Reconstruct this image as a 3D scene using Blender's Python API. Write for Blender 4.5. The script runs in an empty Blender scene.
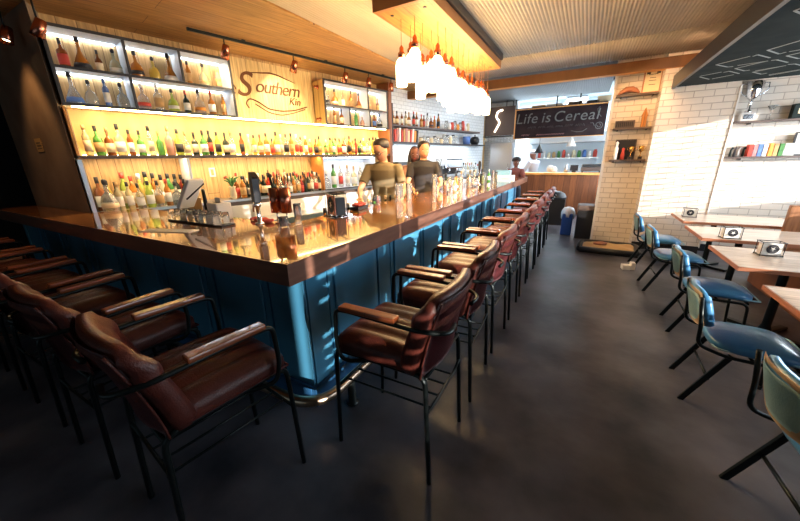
import bpy, bmesh, math, random
from mathutils import Vector, Matrix, Euler
random.seed(7)
PI = math.pi
SC = bpy.context.scene
COL = SC.collection

# ------------------------------------------------------------------ materials
def mat(name, color, rough=.5, metal=0., noise=None, trans=0., emit=None, estr=0., spec=.5, coat=0., bump=0., bscale=40., ior=1.45):
    m = bpy.data.materials.new(name); m.use_nodes = True
    nt = m.node_tree; b = nt.nodes['Principled BSDF']
    b.inputs['Base Color'].default_value = (*color, 1)
    b.inputs['Roughness'].default_value = rough
    b.inputs['Metallic'].default_value = metal
    b.inputs['Transmission Weight'].default_value = trans
    b.inputs['Specular IOR Level'].default_value = spec
    b.inputs['Coat Weight'].default_value = coat
    b.inputs['IOR'].default_value = ior
    if emit:
        b.inputs['Emission Color'].default_value = (*emit, 1)
        b.inputs['Emission Strength'].default_value = estr
    tc = nt.nodes.new('ShaderNodeTexCoord')
    if noise:   # (scale, second colour, stretch, detail)
        sc, c2, st, det = noise
        mp = nt.nodes.new('ShaderNodeMapping'); mp.inputs['Scale'].default_value = st
        nz = nt.nodes.new('ShaderNodeTexNoise'); nz.inputs['Scale'].default_value = sc; nz.inputs['Detail'].default_value = det
        cr = nt.nodes.new('ShaderNodeValToRGB')
        cr.color_ramp.elements[0].position = .35; cr.color_ramp.elements[1].position = .65
        cr.color_ramp.elements[0].color = (*color, 1); cr.color_ramp.elements[1].color = (*c2, 1)
        nt.links.new(tc.outputs['Object'], mp.inputs['Vector']); nt.links.new(mp.outputs[0], nz.inputs['Vector'])
        nt.links.new(nz.outputs['Fac'], cr.inputs['Fac']); nt.links.new(cr.outputs[0], b.inputs['Base Color'])
    if bump:
        nb = nt.nodes.new('ShaderNodeTexNoise'); nb.inputs['Scale'].default_value = bscale; nb.inputs['Detail'].default_value = 4
        bp = nt.nodes.new('ShaderNodeBump'); bp.inputs['Strength'].default_value = bump; bp.inputs['Distance'].default_value = .01
        nt.links.new(tc.outputs['Object'], nb.inputs['Vector']); nt.links.new(nb.outputs['Fac'], bp.inputs['Height'])
        nt.links.new(bp.outputs[0], b.inputs['Normal'])
    return m

def brick_mat(name, c1, c2, mortar, w, h, axes='XZ', ms=.012, rough=.35):
    m = mat(name, c1, rough); nt = m.node_tree; b = nt.nodes['Principled BSDF']
    tc = nt.nodes['Texture Coordinate']
    sp = nt.nodes.new('ShaderNodeSeparateXYZ'); cb = nt.nodes.new('ShaderNodeCombineXYZ')
    nt.links.new(tc.outputs['Object'], sp.inputs[0])
    nt.links.new(sp.outputs[axes[0]], cb.inputs['X']); nt.links.new(sp.outputs[axes[1]], cb.inputs['Y'])
    br = nt.nodes.new('ShaderNodeTexBrick'); br.inputs['Scale'].default_value = 1
    br.inputs['Color1'].default_value = (*c1, 1); br.inputs['Color2'].default_value = (*c2, 1)
    br.inputs['Mortar'].default_value = (*mortar, 1)
    br.inputs['Mortar Size'].default_value = ms; br.inputs['Brick Width'].default_value = w; br.inputs['Row Height'].default_value = h
    br.inputs['Mortar Smooth'].default_value = .2
    bp = nt.nodes.new('ShaderNodeBump'); bp.inputs['Strength'].default_value = .6; bp.inputs['Distance'].default_value = .01; bp.invert = True
    nt.links.new(cb.outputs[0], br.inputs['Vector']); nt.links.new(br.outputs['Color'], b.inputs['Base Color'])
    nt.links.new(br.outputs['Fac'], bp.inputs['Height']); nt.links.new(bp.outputs[0], b.inputs['Normal'])
    return m

def plank_mat(name, c1, c2, gap, w, rough=.5, grain_axis='X', ang=0., coat=0., knots=0.):
    """boards of width w running along grain_axis of the object"""
    m = mat(name, c1, rough, coat=coat); nt = m.node_tree; b = nt.nodes['Principled BSDF']
    tc = nt.nodes['Texture Coordinate']
    mp = nt.nodes.new('ShaderNodeMapping'); mp.inputs['Rotation'].default_value = (0, 0, ang)
    nt.links.new(tc.outputs['Object'], mp.inputs['Vector'])
    sp = nt.nodes.new('ShaderNodeSeparateXYZ'); nt.links.new(mp.outputs[0], sp.inputs[0])
    cb = nt.nodes.new('ShaderNodeCombineXYZ')
    if grain_axis == 'X': lo, ac = 'X', 'Y'
    elif grain_axis == 'Y': lo, ac = 'Y', 'X'
    elif grain_axis == 'Z': lo, ac = 'Z', 'X'
    else: lo, ac = 'X', 'Z'      # horizontal boards on an upright face
    nt.links.new(sp.outputs[lo], cb.inputs['X']); nt.links.new(sp.outputs[ac], cb.inputs['Y'])
    br = nt.nodes.new('ShaderNodeTexBrick'); br.inputs['Scale'].default_value = 1
    br.inputs['Color1'].default_value = (*c1, 1); br.inputs['Color2'].default_value = (*c2, 1); br.inputs['Mortar'].default_value = (*gap, 1)
    br.inputs['Mortar Size'].default_value = .003; br.inputs['Brick Width'].default_value = 2.4; br.inputs['Row Height'].default_value = w
    nt.links.new(cb.outputs[0], br.inputs['Vector'])
    mp2 = nt.nodes.new('ShaderNodeMapping'); mp2.inputs['Scale'].default_value = (1.2, 16, 1)
    nt.links.new(cb.outputs[0], mp2.inputs['Vector'])
    nz = nt.nodes.new('ShaderNodeTexNoise'); nz.inputs['Scale'].default_value = 2.5; nz.inputs['Detail'].default_value = 6; nz.inputs['Distortion'].default_value = .6
    nt.links.new(mp2.outputs[0], nz.inputs['Vector'])
    mx = nt.nodes.new('ShaderNodeMixRGB'); mx.blend_type = 'MULTIPLY'; mx.inputs['Fac'].default_value = .75
    cr = nt.nodes.new('ShaderNodeValToRGB'); cr.color_ramp.elements[0].position = .3; cr.color_ramp.elements[1].position = .7
    cr.color_ramp.elements[0].color = (.42, .36, .3, 1); cr.color_ramp.elements[1].color = (1, 1, 1, 1)
    nt.links.new(nz.outputs['Fac'], cr.inputs['Fac'])
    nt.links.new(br.outputs['Color'], mx.inputs['Color1']); nt.links.new(cr.outputs[0], mx.inputs['Color2'])
    nt.links.new(mx.outputs[0], b.inputs['Base Color'])
    return m

M = {}
M['concrete_floor'] = mat('concrete_floor', (.028, .03, .04), .36, noise=(1.6, (.12, .115, .135), (1, 1, 1), 8), bump=.25, bscale=9)
M['concrete_wall'] = mat('concrete_wall', (.2, .13, .085), .7, noise=(2.2, (.3, .21, .14), (1, 1, 1), 7), bump=.3, bscale=12)
M['dark_wall'] = mat('dark_wall', (.02, .02, .023), .8)
M['corrugated'] = mat('corrugated', (.44, .37, .27), .42, .25, noise=(3, (.54, .46, .34), (1, .2, 1), 3))
M['ceiling_boards'] = plank_mat('ceiling_boards', (.58, .32, .11), (.5, .27, .09), (.2, .1, .04), .24, .5, 'X', -math.radians(77.75))
M['beam_wood'] = plank_mat('beam_wood', (.95, .44, .12), (.9, .4, .1), (.2, .08, .02), .4, .5, 'X')
M['box_wood'] = plank_mat('box_wood', (.66, .31, .07), (.6, .28, .06), (.3, .14, .04), .5, .45, 'Y')
M['box_side'] = mat('box_side', (.42, .18, .06), .5)
M['dark_corrugated'] = mat('dark_corrugated', (.16, .17, .18), .5, .2)
M['brick_white'] = brick_mat('brick_white', (.74, .66, .58), (.70, .62, .54), (.46, .39, .33), .235, .092, ms=.006)
M['tile_white'] = brick_mat('tile_white', (.75, .8, .84), (.7, .76, .8), (.5, .55, .6), .15, .075, ms=.006)
M['kitchen_wall'] = mat('kitchen_wall', (.72, .8, .85), .4)
M['bar_top'] = plank_mat('bar_top', (.42, .17, .045), (.38, .15, .04), (.16, .06, .02), .9, .1, 'Y', 0, .7)
M['bar_edge'] = mat('bar_edge', (.15, .07, .048), .28, noise=(3, (.22, .11, .075), (1, 1, 6), 5), coat=.4)
M['bar_blue'] = mat('bar_blue', (.07, .28, .47), .28, noise=(2, (.085, .33, .53), (1, 1, 1), 4), coat=.5)
M['bar_blue_dark'] = mat('bar_blue_dark', (.03, .13, .30), .4, coat=.3)
M['brass'] = mat('brass', (.5, .37, .26), .28, 1)
M['black_metal'] = mat('black_metal', (.015, .02, .02), .32, .6)
M['chrome'] = mat('chrome', (.75, .75, .77), .15, 1)
M['steel'] = mat('steel', (.5, .52, .55), .3, .9)
M['leather'] = mat('leather', (.075, .016, .011), .36, noise=(22, (.11, .025, .017), (1, 1, 1), 5), bump=.25, bscale=160)
M['leather_back'] = mat('leather_back', (.075, .014, .016), .42, noise=(22, (.11, .022, .025), (1, 1, 1), 5), bump=.2, bscale=160)
M['arm_wood'] = plank_mat('arm_wood', (.34, .085, .025), (.3, .075, .02), (.22, .06, .02), .3, .3, 'X', 0, .5)
M['blue_vinyl'] = mat('blue_vinyl', (.06, .23, .46), .28, noise=(6, (.08, .28, .52), (1, 1, 1), 4), coat=.3, bump=.1, bscale=90)
M['pale_vinyl'] = mat('pale_vinyl', (.22, .42, .5), .35, noise=(8, (.3, .5, .55), (1, 1, 1), 4), bump=.1, bscale=90)
M['chair_edge'] = mat('chair_edge', (.42, .3, .2), .45)
M['table_top'] = plank_mat('table_top', (.84, .7, .58), (.8, .65, .53), (.6, .44, .32), .18, .3, 'X', 0, .3)
M['table_edge'] = mat('table_edge', (.42, .16, .08), .5)
M['bench_wood'] = plank_mat('bench_wood', (.34, .14, .06), (.28, .11, .05), (.1, .04, .02), .16, .45, 'Y')
M['divider_wood'] = plank_mat('divider_wood', (.46, .2, .08), (.4, .17, .07), (.2, .08, .03), .3, .5, 'Z')
M['kitchen_wood'] = plank_mat('kitchen_wood', (.36, .12, .04), (.2, .065, .025), (.05, .02, .01), .16, .5, 'Z')
M['wall_boards'] = plank_mat('wall_boards', (.68, .45, .2), (.6, .38, .16), (.22, .12, .05), .15, .55, 'Z')
M['frame_dark'] = mat('frame_dark', (.035, .035, .04), .4)
M['cell_white'] = mat('cell_white', (.7, .76, .84), .5)
M['shelf_brown'] = mat('shelf_brown', (.1, .07, .06), .5)
M['orange_wood'] = plank_mat('orange_wood', (.62, .26, .06), (.56, .22, .05), (.3, .12, .03), .4, .5, 'Z')
M['yellow_wood'] = plank_mat('yellow_wood', (.85, .62, .26), (.8, .58, .22), (.5, .3, .1), .27, .5, 'X')
M['sign_wood'] = plank_mat('sign_wood', (.85, .68, .36), (.8, .62, .3), (.5, .34, .14), .18, .5, 'Z')
M['sign_ink'] = mat('sign_ink', (.15, .055, .015), .7)
M['led_cool'] = mat('led_cool', (.9, .95, 1), .5, emit=(.8, .9, 1), estr=14)
M['led_warm'] = mat('led_warm', (1, .85, .5), .5, emit=(1, .76, .4), estr=14)
M['lamp_glow'] = mat('lamp_glow', (1, .9, .7), .3, emit=(1, .76, .42), estr=13)
M['bulb_glow'] = mat('bulb_glow', (1, .9, .7), .3, emit=(1, .8, .5), estr=70)
M['neon'] = mat('neon', (1, .9, .8), .3, emit=(1, .85, .65), estr=7)
M['chalk_panel'] = mat('chalk_panel', (.016, .024, .025), .95, spec=.15, noise=(3, (.03, .04, .04), (1, 1, 1), 6))
M['chalk_board'] = mat('chalk_board', (.02, .012, .014), .9, spec=.15, noise=(3, (.035, .022, .022), (1, 1, 1), 6))
M['chalk_faint'] = mat('chalk_faint', (.14, .14, .135), .9)
M['chalk'] = mat('chalk', (.34, .36, .35), .9)
M['chalk_pink'] = mat('chalk_pink', (.5, .25, .25), .9)
M['paper'] = mat('paper', (.75, .72, .66), .7)
M['ink'] = mat('ink', (.02, .02, .025), .6)
M['white_plastic'] = mat('white_plastic', (.75, .72, .68), .35)
M['black_plastic'] = mat('black_plastic', (.018, .018, .02), .35)
M['screen'] = mat('screen', (.03, .03, .035), .12)
M['copper'] = mat('copper', (.55, .2, .12), .25, 1)
M['red_cloth'] = mat('red_cloth', (.55, .07, .05), .8)
M['white_cloth'] = mat('white_cloth', (.75, .7, .66), .8)
M['skin'] = mat('skin', (.55, .27, .15), .5)
M['skin_dark'] = mat('skin_dark', (.2, .08, .05), .5)
M['hair'] = mat('hair', (.015, .01, .01), .5)
M['olive_cloth'] = mat('olive_cloth', (.17, .13, .07), .8, bump=.2, bscale=60)
M['black_cloth'] = mat('black_cloth', (.025, .022, .025), .8)
M['grey_cloth'] = mat('grey_cloth', (.5, .5, .55), .8)
M['maroon_cloth'] = mat('maroon_cloth', (.2, .06, .05), .8)
M['tan_cloth'] = mat('tan_cloth', (.35, .18, .13), .8)
M['denim'] = mat('denim', (.03, .035, .05), .8)
M['glass'] = mat('glass', (.97, .98, .97), .06, trans=.9, ior=1.22)
M['bag_white'] = mat('bag_white', (.6, .65, .72), .4)
M['bin_blue'] = mat('bin_blue', (.03, .1, .4), .35)
M['gold'] = mat('gold', (.8, .5, .15), .25, 1)
M['green_leaf'] = mat('green_leaf', (.06, .2, .05), .6)
M['blind'] = mat('blind', (.6, .6, .58), .6)
BC = dict(amber=((.62, .24, .04), .45), dark_amber=((.3, .09, .02), .3), clear=((.88, .9, .88), .8), pale=((.85, .78, .5), .6),
          green=((.12, .42, .1), .5), lime=((.55, .7, .12), .5), yellow=((.85, .65, .12), .5), red=((.5, .05, .03), .4),
          dark=((.02, .03, .02), .1), pink=((.6, .35, .28), .4), blue=((.2, .35, .75), .6))
for k, (c, t) in BC.items():
    M['b_' + k] = mat('bottle_' + k, c, .12, trans=t)
LC = dict(white=(.8, .78, .72), cream=(.75, .62, .4), black=(.02, .02, .025), red=(.55, .06, .04), tan=(.5, .3, .12), blue=(.1, .2, .5), orange=(.8, .3, .05))
for k, c in LC.items():
    M['l_' + k] = mat('paper_' + k, c, .5)

# ------------------------------------------------------------------ mesh helpers
class B:
    """collects shapes into one mesh, each with a material slot"""
    def __init__(s): s.bm = bmesh.new(); s.slots = []; s.cur = 0
    def mat(s, m):
        if m not in s.slots: s.slots.append(m)
        s.cur = s.slots.index(m); return s
    def _fin(s, faces, smooth=False):
        for f in faces: f.material_index = s.cur; f.smooth = smooth
    def box(s, x0, x1, y0, y1, z0, z1, bev=0., M4=None):
        vs = [s.bm.verts.new((x, y, z)) for x in (x0, x1) for y in (y0, y1) for z in (z0, z1)]
        idx = [(0, 1, 3, 2), (4, 6, 7, 5), (0, 4, 5, 1), (2, 3, 7, 6), (0, 2, 6, 4), (1, 5, 7, 3)]
        fs = [s.bm.faces.new([vs[i] for i in q]) for q in idx]
        s._fin(fs)
        if bev:
            es = list({e for f in fs for e in f.edges})
            r = bmesh.ops.bevel(s.bm, geom=es, offset=bev, segments=2, profile=.6, affect='EDGES', clamp_overlap=True)
            for f in r['faces']: f.material_index = s.cur
            vs = list({v for f in r['faces'] for v in f.verts} | {v for v in vs if v.is_valid})
        if M4 is not None: bmesh.ops.transform(s.bm, matrix=M4, verts=[v for v in vs if v.is_valid])
        return s
    def obox(s, c, d, rot=(0, 0, 0), bev=0.):
        m4 = Matrix.Translation(c) @ Euler(rot).to_matrix().to_4x4()
        return s.box(-d[0]/2, d[0]/2, -d[1]/2, d[1]/2, -d[2]/2, d[2]/2, bev, m4)
    def tube(s, pts, r, n=8, closed=False, caps=True):
        pts = [Vector(p) for p in pts]
        rad = r if isinstance(r, (list, tuple)) else [r] * len(pts)
        rings = []; up = None
        N = len(pts)
        for i, p in enumerate(pts):
            if closed: t = (pts[(i+1) % N] - pts[i-1])
            else: t = pts[min(i+1, N-1)] - pts[max(i-1, 0)]
            t.normalize()
            if up is None:
                a = Vector((0, 0, 1)) if abs(t.z) < .9 else Vector((1, 0, 0))
                up = (a - t * a.dot(t)).normalized()
            else:
                up = (up - t * up.dot(t)).normalized()
            sd = t.cross(up)
            rings.append([s.bm.verts.new(p + (up * math.cos(2*PI*k/n) + sd * math.sin(2*PI*k/n)) * rad[i]) for k in range(n)])
        fs = []
        for i in range(N if closed else N - 1):
            a, b = rings[i], rings[(i+1) % N]
            for k in range(n): fs.append(s.bm.faces.new((a[k], a[(k+1) % n], b[(k+1) % n], b[k])))
        s._fin(fs, True)
        if caps and not closed:
            s._fin([s.bm.faces.new(rings[0][::-1]), s.bm.faces.new(rings[-1])])
        return s
    def lathe(s, prof, n=16, c=(0, 0, 0), smooth=True, sx=1., sy=1., axis=None):
        rings = []
        for r, z in prof:
            if r < 1e-5: rings.append([s.bm.verts.new((c[0], c[1], c[2] + z))])
            else: rings.append([s.bm.verts.new((c[0] + sx*r*math.cos(2*PI*k/n), c[1] + sy*r*math.sin(2*PI*k/n), c[2] + z)) for k in range(n)])
        fs = []
        for a, b in zip(rings, rings[1:]):
            for k in range(n):
                q = [a[k % len(a)], a[(k+1) % len(a)], b[(k+1) % len(b)], b[k % len(b)]]
                u = []
                for v in q:
                    if v not in u: u.append(v)
                if len(u) > 2:
                    try: fs.append(s.bm.faces.new(u))
                    except ValueError: pass
        s._fin(fs, smooth)
        for ring, rev in ((rings[0], True), (rings[-1], False)):
            if len(ring) > 2:
                s._fin([s.bm.faces.new(ring[::-1] if rev else ring)])
        if axis is not None:
            vs = [v for r in rings for v in r]
            bmesh.ops.transform(s.bm, matrix=axis, verts=vs)
        return s
    def prism(s, poly, z0, z1, M4=None):
        lo = [s.bm.verts.new((x, y, z0)) for x, y in poly]; hi = [s.bm.verts.new((x, y, z1)) for x, y in poly]
        n = len(poly)
        fs = [s.bm.faces.new(lo[::-1]), s.bm.faces.new(hi)] + [s.bm.faces.new((lo[i], lo[(i+1) % n], hi[(i+1) % n], hi[i])) for i in range(n)]
        s._fin(fs)
        if M4 is not None: bmesh.ops.transform(s.bm, matrix=M4, verts=lo + hi)
        return s
    def cushion(s, w, d, h, nx=14, ny=14, nz=4, p=5., deform=None):
        """rounded pad, w along x, d along y, h along z, centred"""
        bm2 = {}
        def V(i, j, k):
            key = (i, j, k)
            if key not in bm2:
                a, b, c = 2*i/nx - 1, 2*j/ny - 1, 2*k/nz - 1
                # superellipsoid-ish rounding: edges pulled in
                e = lambda q: (abs(q) ** p)
                x = a * (1 - .5 * .12 * (e(b) + e(c))); y = b * (1 - .5 * .12 * (e(a) + e(c))); z = c * (1 - .5 * .55 * max(e(a), e(b)))
                v = Vector((x*w/2, y*d/2, z*h/2))
                if deform: v = Vector(deform(v, a, b, c))
                bm2[key] = s.bm.verts.new(v)
            return bm2[key]
        fs = []
        def quad(*q): fs.append(s.bm.faces.new([V(*t) for t in q]))
        for i in range(nx):
            for j in range(ny):
                quad((i, j, 0), (i, j+1, 0), (i+1, j+1, 0), (i+1, j, 0)); quad((i, j, nz), (i+1, j, nz), (i+1, j+1, nz), (i, j+1, nz))
        for i in range(nx):
            for k in range(nz):
                quad((i, 0, k), (i+1, 0, k), (i+1, 0, k+1), (i, 0, k+1)); quad((i, ny, k), (i, ny, k+1), (i+1, ny, k+1), (i+1, ny, k))
        for j in range(ny):
            for k in range(nz):
                quad((0, j, k), (0, j, k+1), (0, j+1, k+1), (0, j+1, k)); quad((nx, j, k), (nx, j+1, k), (nx, j+1, k+1), (nx, j, k+1))
        s._fin(fs, True)
        return s
    def mesh(s, name, default='frame_dark'):
        me = bpy.data.meshes.new(name)
        bmesh.ops.recalc_face_normals(s.bm, faces=s.bm.faces)
        s.bm.to_mesh(me); s.bm.free()
        for m in (s.slots or [default]): me.materials.append(M[m])
        return me

def smooth_path(pts, r=.04, k=4):
    """round the corners of a polyline"""
    pts = [Vector(p) for p in pts]; out = [pts[0]]
    for a, b, c in zip(pts, pts[1:], pts[2:]):
        d1 = (a-b); d2 = (c-b); rr = min(r, d1.length*.45, d2.length*.45)
        p1 = b + d1.normalized()*rr; p2 = b + d2.normalized()*rr
        for i in range(k+1):
            t = i/k; out.append(p1*(1-t)**2 + b*2*t*(1-t) + p2*t*t)
    out.append(pts[-1]); return out

def link(name, me, parent=None, loc=(0, 0, 0), rz=0., label=None):
    o = bpy.data.objects.new(name, me); COL.objects.link(o)
    o.location = loc; o.rotation_euler = (0, 0, rz)
    if parent: o.parent = parent
    if label: o['label'] = label
    return o
def part(name, b, m, parent, label=None, loc=(0, 0, 0), rot=(0, 0, 0)):
    me = b.mesh(name, m) if isinstance(b, B) else b
    o = link(name, me, parent, loc, 0, label); o.rotation_euler = rot
    return o
def thing(name, label, cat, loc=(0, 0, 0), rz=0., group=None):
    o = link(name, None, None, loc, rz, label); o.empty_display_size = .1
    o['category'] = cat
    if group: o['group'] = group
    return o
def solo(name, b, m, label, cat, loc=(0, 0, 0), rz=0., group=None):
    me = b.mesh(name, m) if isinstance(b, B) else b
    o = link(name, me, None, loc, rz, label); o['category'] = cat
    if group: o['group'] = group
    return o
def struct(name, b, m, loc=(0, 0, 0), rz=0.):
    o = link(name, b.mesh(name, m), None, loc, rz); o['kind'] = 'structure'; return o
def dup(root, loc, rz, label, group=None):
    kids = {}
    for o in COL.objects:
        if o.parent: kids.setdefault(o.parent.name, []).append(o)
    r = root.copy(); COL.objects.link(r); r.location = loc; r.rotation_euler = (0, 0, rz); r['label'] = label
    if group: r['group'] = group
    def rec(src, dst):
        for ch in kids.get(src.name, []):
            c = ch.copy(); COL.objects.link(c); c.parent = dst; rec(ch, c)
    rec(root, r)
    return r
ORD = ['zeroth', 'first', 'second', 'third', 'fourth', 'fifth', 'sixth', 'seventh', 'eighth', 'ninth', 'tenth', 'eleventh', 'twelfth', 'thirteenth',
       'fourteenth', 'fifteenth', 'sixteenth', 'seventeenth', 'eighteenth', 'nineteenth', 'twentieth']
def ordi(n):
    if n <= 20: return ORD[n]
    t = {2: 'twenty', 3: 'thirty', 4: 'forty'}[n // 10]
    return (t + '-' + ORD[n % 10]) if n % 10 else t[:-1] + 'ieth'
def text_mesh(body, size, mats, extrude=.003, shear=0., spacing=1., align='CENTER'):
    cu = bpy.data.curves.new('lettering', 'FONT'); cu.body = body; cu.size = size; cu.extrude = extrude; cu.shear = shear
    cu.space_character = spacing; cu.align_x = align; cu.align_y = 'CENTER'
    o = bpy.data.objects.new('lettering', cu); COL.objects.link(o)
    bpy.context.view_layer.update()
    dg = bpy.context.evaluated_depsgraph_get()
    me = bpy.data.meshes.new_from_object(o.evaluated_get(dg), depsgraph=dg)
    bpy.data.objects.remove(o); me.materials.clear(); me.materials.append(M[mats])
    return me

# back wall frame: s runs along the wall away from the camera, t out into the room
AW = Vector((-4.457, 1.409, 0)); THW = math.radians(77.75)
U = Vector((math.cos(THW), math.sin(THW), 0)); NW = Vector((math.sin(THW), -math.cos(THW), 0))
def W(s, t, z=0.): return AW + U*s + NW*t + Vector((0, 0, z))
# inside an object placed with rz = THW: local x = s, local y = -t

# ------------------------------------------------------------------ camera
cam = bpy.data.cameras.new('camera'); co = bpy.data.objects.new('camera', cam); COL.objects.link(co)
R = Matrix(((0.8745884846776562, -0.1288456249748333, 0.4674331903000532), (0.4844250725423146, 0.27329863718296354, -0.831047654473742), (-0.020671999458550798, 0.9532610659408993, 0.30143989218351014)))
co.matrix_world = Matrix.Translation((0, 0, 1.6)) @ R.to_4x4()
cam.lens = 14.436; cam.sensor_width = 36; cam.clip_start = .05; cam.clip_end = 100
SC.camera = co
# ------------------------------------------------------------------ the room
struct('floor', B().box(-9, 4.5, -3.2, 14, -.1, 0), 'concrete_floor')
def corrugated(x0, x1, y0, y1, z, pitch=.036, amp=.007, th=.012):
    b = B(); n = int((x1-x0)/pitch*6); rows = []
    for i in range(n+1):
        x = x0 + (x1-x0)*i/n; dz = amp*math.sin(2*PI*(x-x0)/pitch)
        rows.append((b.bm.verts.new((x, y0, z+dz)), b.bm.verts.new((x, y1, z+dz)), b.bm.verts.new((x, y0, z+dz+th)), b.bm.verts.new((x, y1, z+dz+th))))
    for a, c in zip(rows, rows[1:]):
        b._fin([b.bm.faces.new((a[0], a[1], c[1], c[0])), b.bm.faces.new((a[2], c[2], c[3], a[3])),
                b.bm.faces.new((a[0], c[0], c[2], a[2])), b.bm.faces.new((a[1], a[3], c[3], c[1]))], True)
    for e in (rows[0], rows[-1]): b._fin([b.bm.faces.new((e[0], e[2], e[3], e[1]))])
    return b
c1 = struct('ceiling', corrugated(-2.75, 4.4, -3.1, 5.6, 3.012), 'corrugated')
c2 = struct('ceiling', corrugated(-2.75, 4.4, 5.63, 6.79, 3.024), 'corrugated')
c3 = struct('ceiling', corrugated(-4.2, .29, 7.0, 10.75, 3.15), 'dark_corrugated')
struct('ceiling', B().box(-4.6, 1.1, 10.9, 13.2, 3.42, 3.45), 'kitchen_wall')
# timber-boarded ceiling over the bottle shelves, boards parallel to the shelves
struct('ceiling', B().box(-9, -2.76, -3.1, 6.79, 3.0, 3.04), 'ceiling_boards')
struct('ceiling', B().box(-9, 4.5, -3.2, 14, 3.5, 3.6), 'dark_wall')
# walls
W_L = B().box(-8.1, -8, -3.2, 6, 0, 3.5)
struct('wall_left', W_L, 'dark_wall')
struct('wall_front', B().box(-8, 4.4, -3.2, -3.1, 0, 3.5), 'dark_wall')
wb = B(); wb.box(.0, 9.2, .3, .4, 0, 3.5)
struct('wall_back', wb, 'wall_boards', AW, THW)
struct('wall_back', B().box(4.62, 9.0, .26, .298, 0, 3.0), 'tile_white', AW, THW)
# concrete wall at the left end of the shelves
struct('wall_left', B().prism([(-6.22, 1.385), (-4.485, 1.365), (-4.90, 1.60), (-6.22, 1.7)], 0, 3.0), 'concrete_wall')
struct('wall_left', B().box(-8, -6.23, 2.2, 2.4, 0, 3.0), 'dark_wall')
for x in (-7.6, -6.62):
    struct('trim_1', B().box(x, x+.09, 2.12, 2.19, 0, 2.9), 'bench_wood')
# kitchen
struct('wall_back', B().box(-4.6, 1.2, 13.2, 13.3, 0, 3.5), 'kitchen_wall')
struct('wall_right', B().box(.62, .75, 7.25, 13.2, 0, 3.42), 'kitchen_wall')
# painted brick wall at the right: recessed left part, projecting pier, recess with shelves
struct('wall_right', B().box(.30, .89, 7.2, 7.5, 0, 3.42), 'brick_white')
struct('wall_right', B().box(.89, 1.80, 6.85, 7.5, 0, 3.42), 'brick_white')
struct('wall_right', B().box(1.80, 4.3, 7.1, 7.5, 0, 3.42), 'brick_white')
struct('trim_2', B().box(.262, .298, 7.17, 7.5, 0, 3.3, .004), 'white_plastic')
struct('trim_3', B().box(1.795, 1.815, 6.838, 6.85, .1, 2.5), 'white_plastic')
struct('baseboard_right', B().box(.893, 1.80, 6.83, 6.848, 0, .12, .003), 'black_plastic')
struct('baseboard_right', B().box(1.83, 4.2, 7.08, 7.098, 0, .12, .003), 'black_plastic')
# window wall with venetian blinds beyond the benches
XW = 3.4
ZT, ZB = 2.42, .95
wins = [(-1.08, -.80, 62, 'window_1'), (-.78, -.15, 75, 'window_6'), (.05, 1.35, 28, 'window_2'), (1.5, 2.8, 28, 'window_3'), (2.95, 4.25, 28, 'window_4'), (4.4, 6.85, 24, 'window_5')]
rw = B(); rw.box(XW, XW+.15, -3.1, 7.1, 0, ZB); rw.box(XW, XW+.15, -3.1, 7.1, ZT, 3.5)
ys = [-3.1, -1.24, -1.12] + [q for w_ in wins for q in w_[:2]] + [7.1]      # a narrow open slit beside the first window
for q0, q1 in zip(ys[::2], ys[1::2]): rw.box(XW, XW+.15, q0, q1, ZB, ZT)
struct('wall_right', rw, 'dark_wall')
for y0, y1, tilt, nn in wins:
    f = B()
    for y in (y0+.003, y1-.043): f.box(XW+.05, XW+.1, y, y+.04, ZB+.003, ZT-.003)
    for z in (ZB+.003, ZT-.043): f.box(XW+.05, XW+.1, y0+.045, y1-.045, z, z+.04)
    wf = struct(nn, f, 'frame_dark')
    bl = B(); z = ZB+.07
    while z < ZT-.05:
        bl.obox((XW-.06 if tilt > 50 else XW+.02, (y0+y1)/2, z), (.10 if tilt > 70 else .086 if tilt > 50 else .042, y1-y0-(.0 if tilt > 50 else .1), .003), (0, math.radians(-tilt), 0)); z += .085
    part('blind', bl, 'blind', wf)
# cross beam and side beam
solo('ceiling_beam', B().box(-4.0, 1.62, 6.8, 6.96, 2.83, 2.985, .006), 'beam_wood', 'orange timber beam crossing the ceiling above the brick pier', 'beam')
solo('ceiling_beam', B().box(1.38, 1.47, -2.5, 6.78, 2.88, 2.985, .004), 'beam_wood', 'thin orange timber beam running beside the slanting black chalk panel', 'beam')
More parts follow.
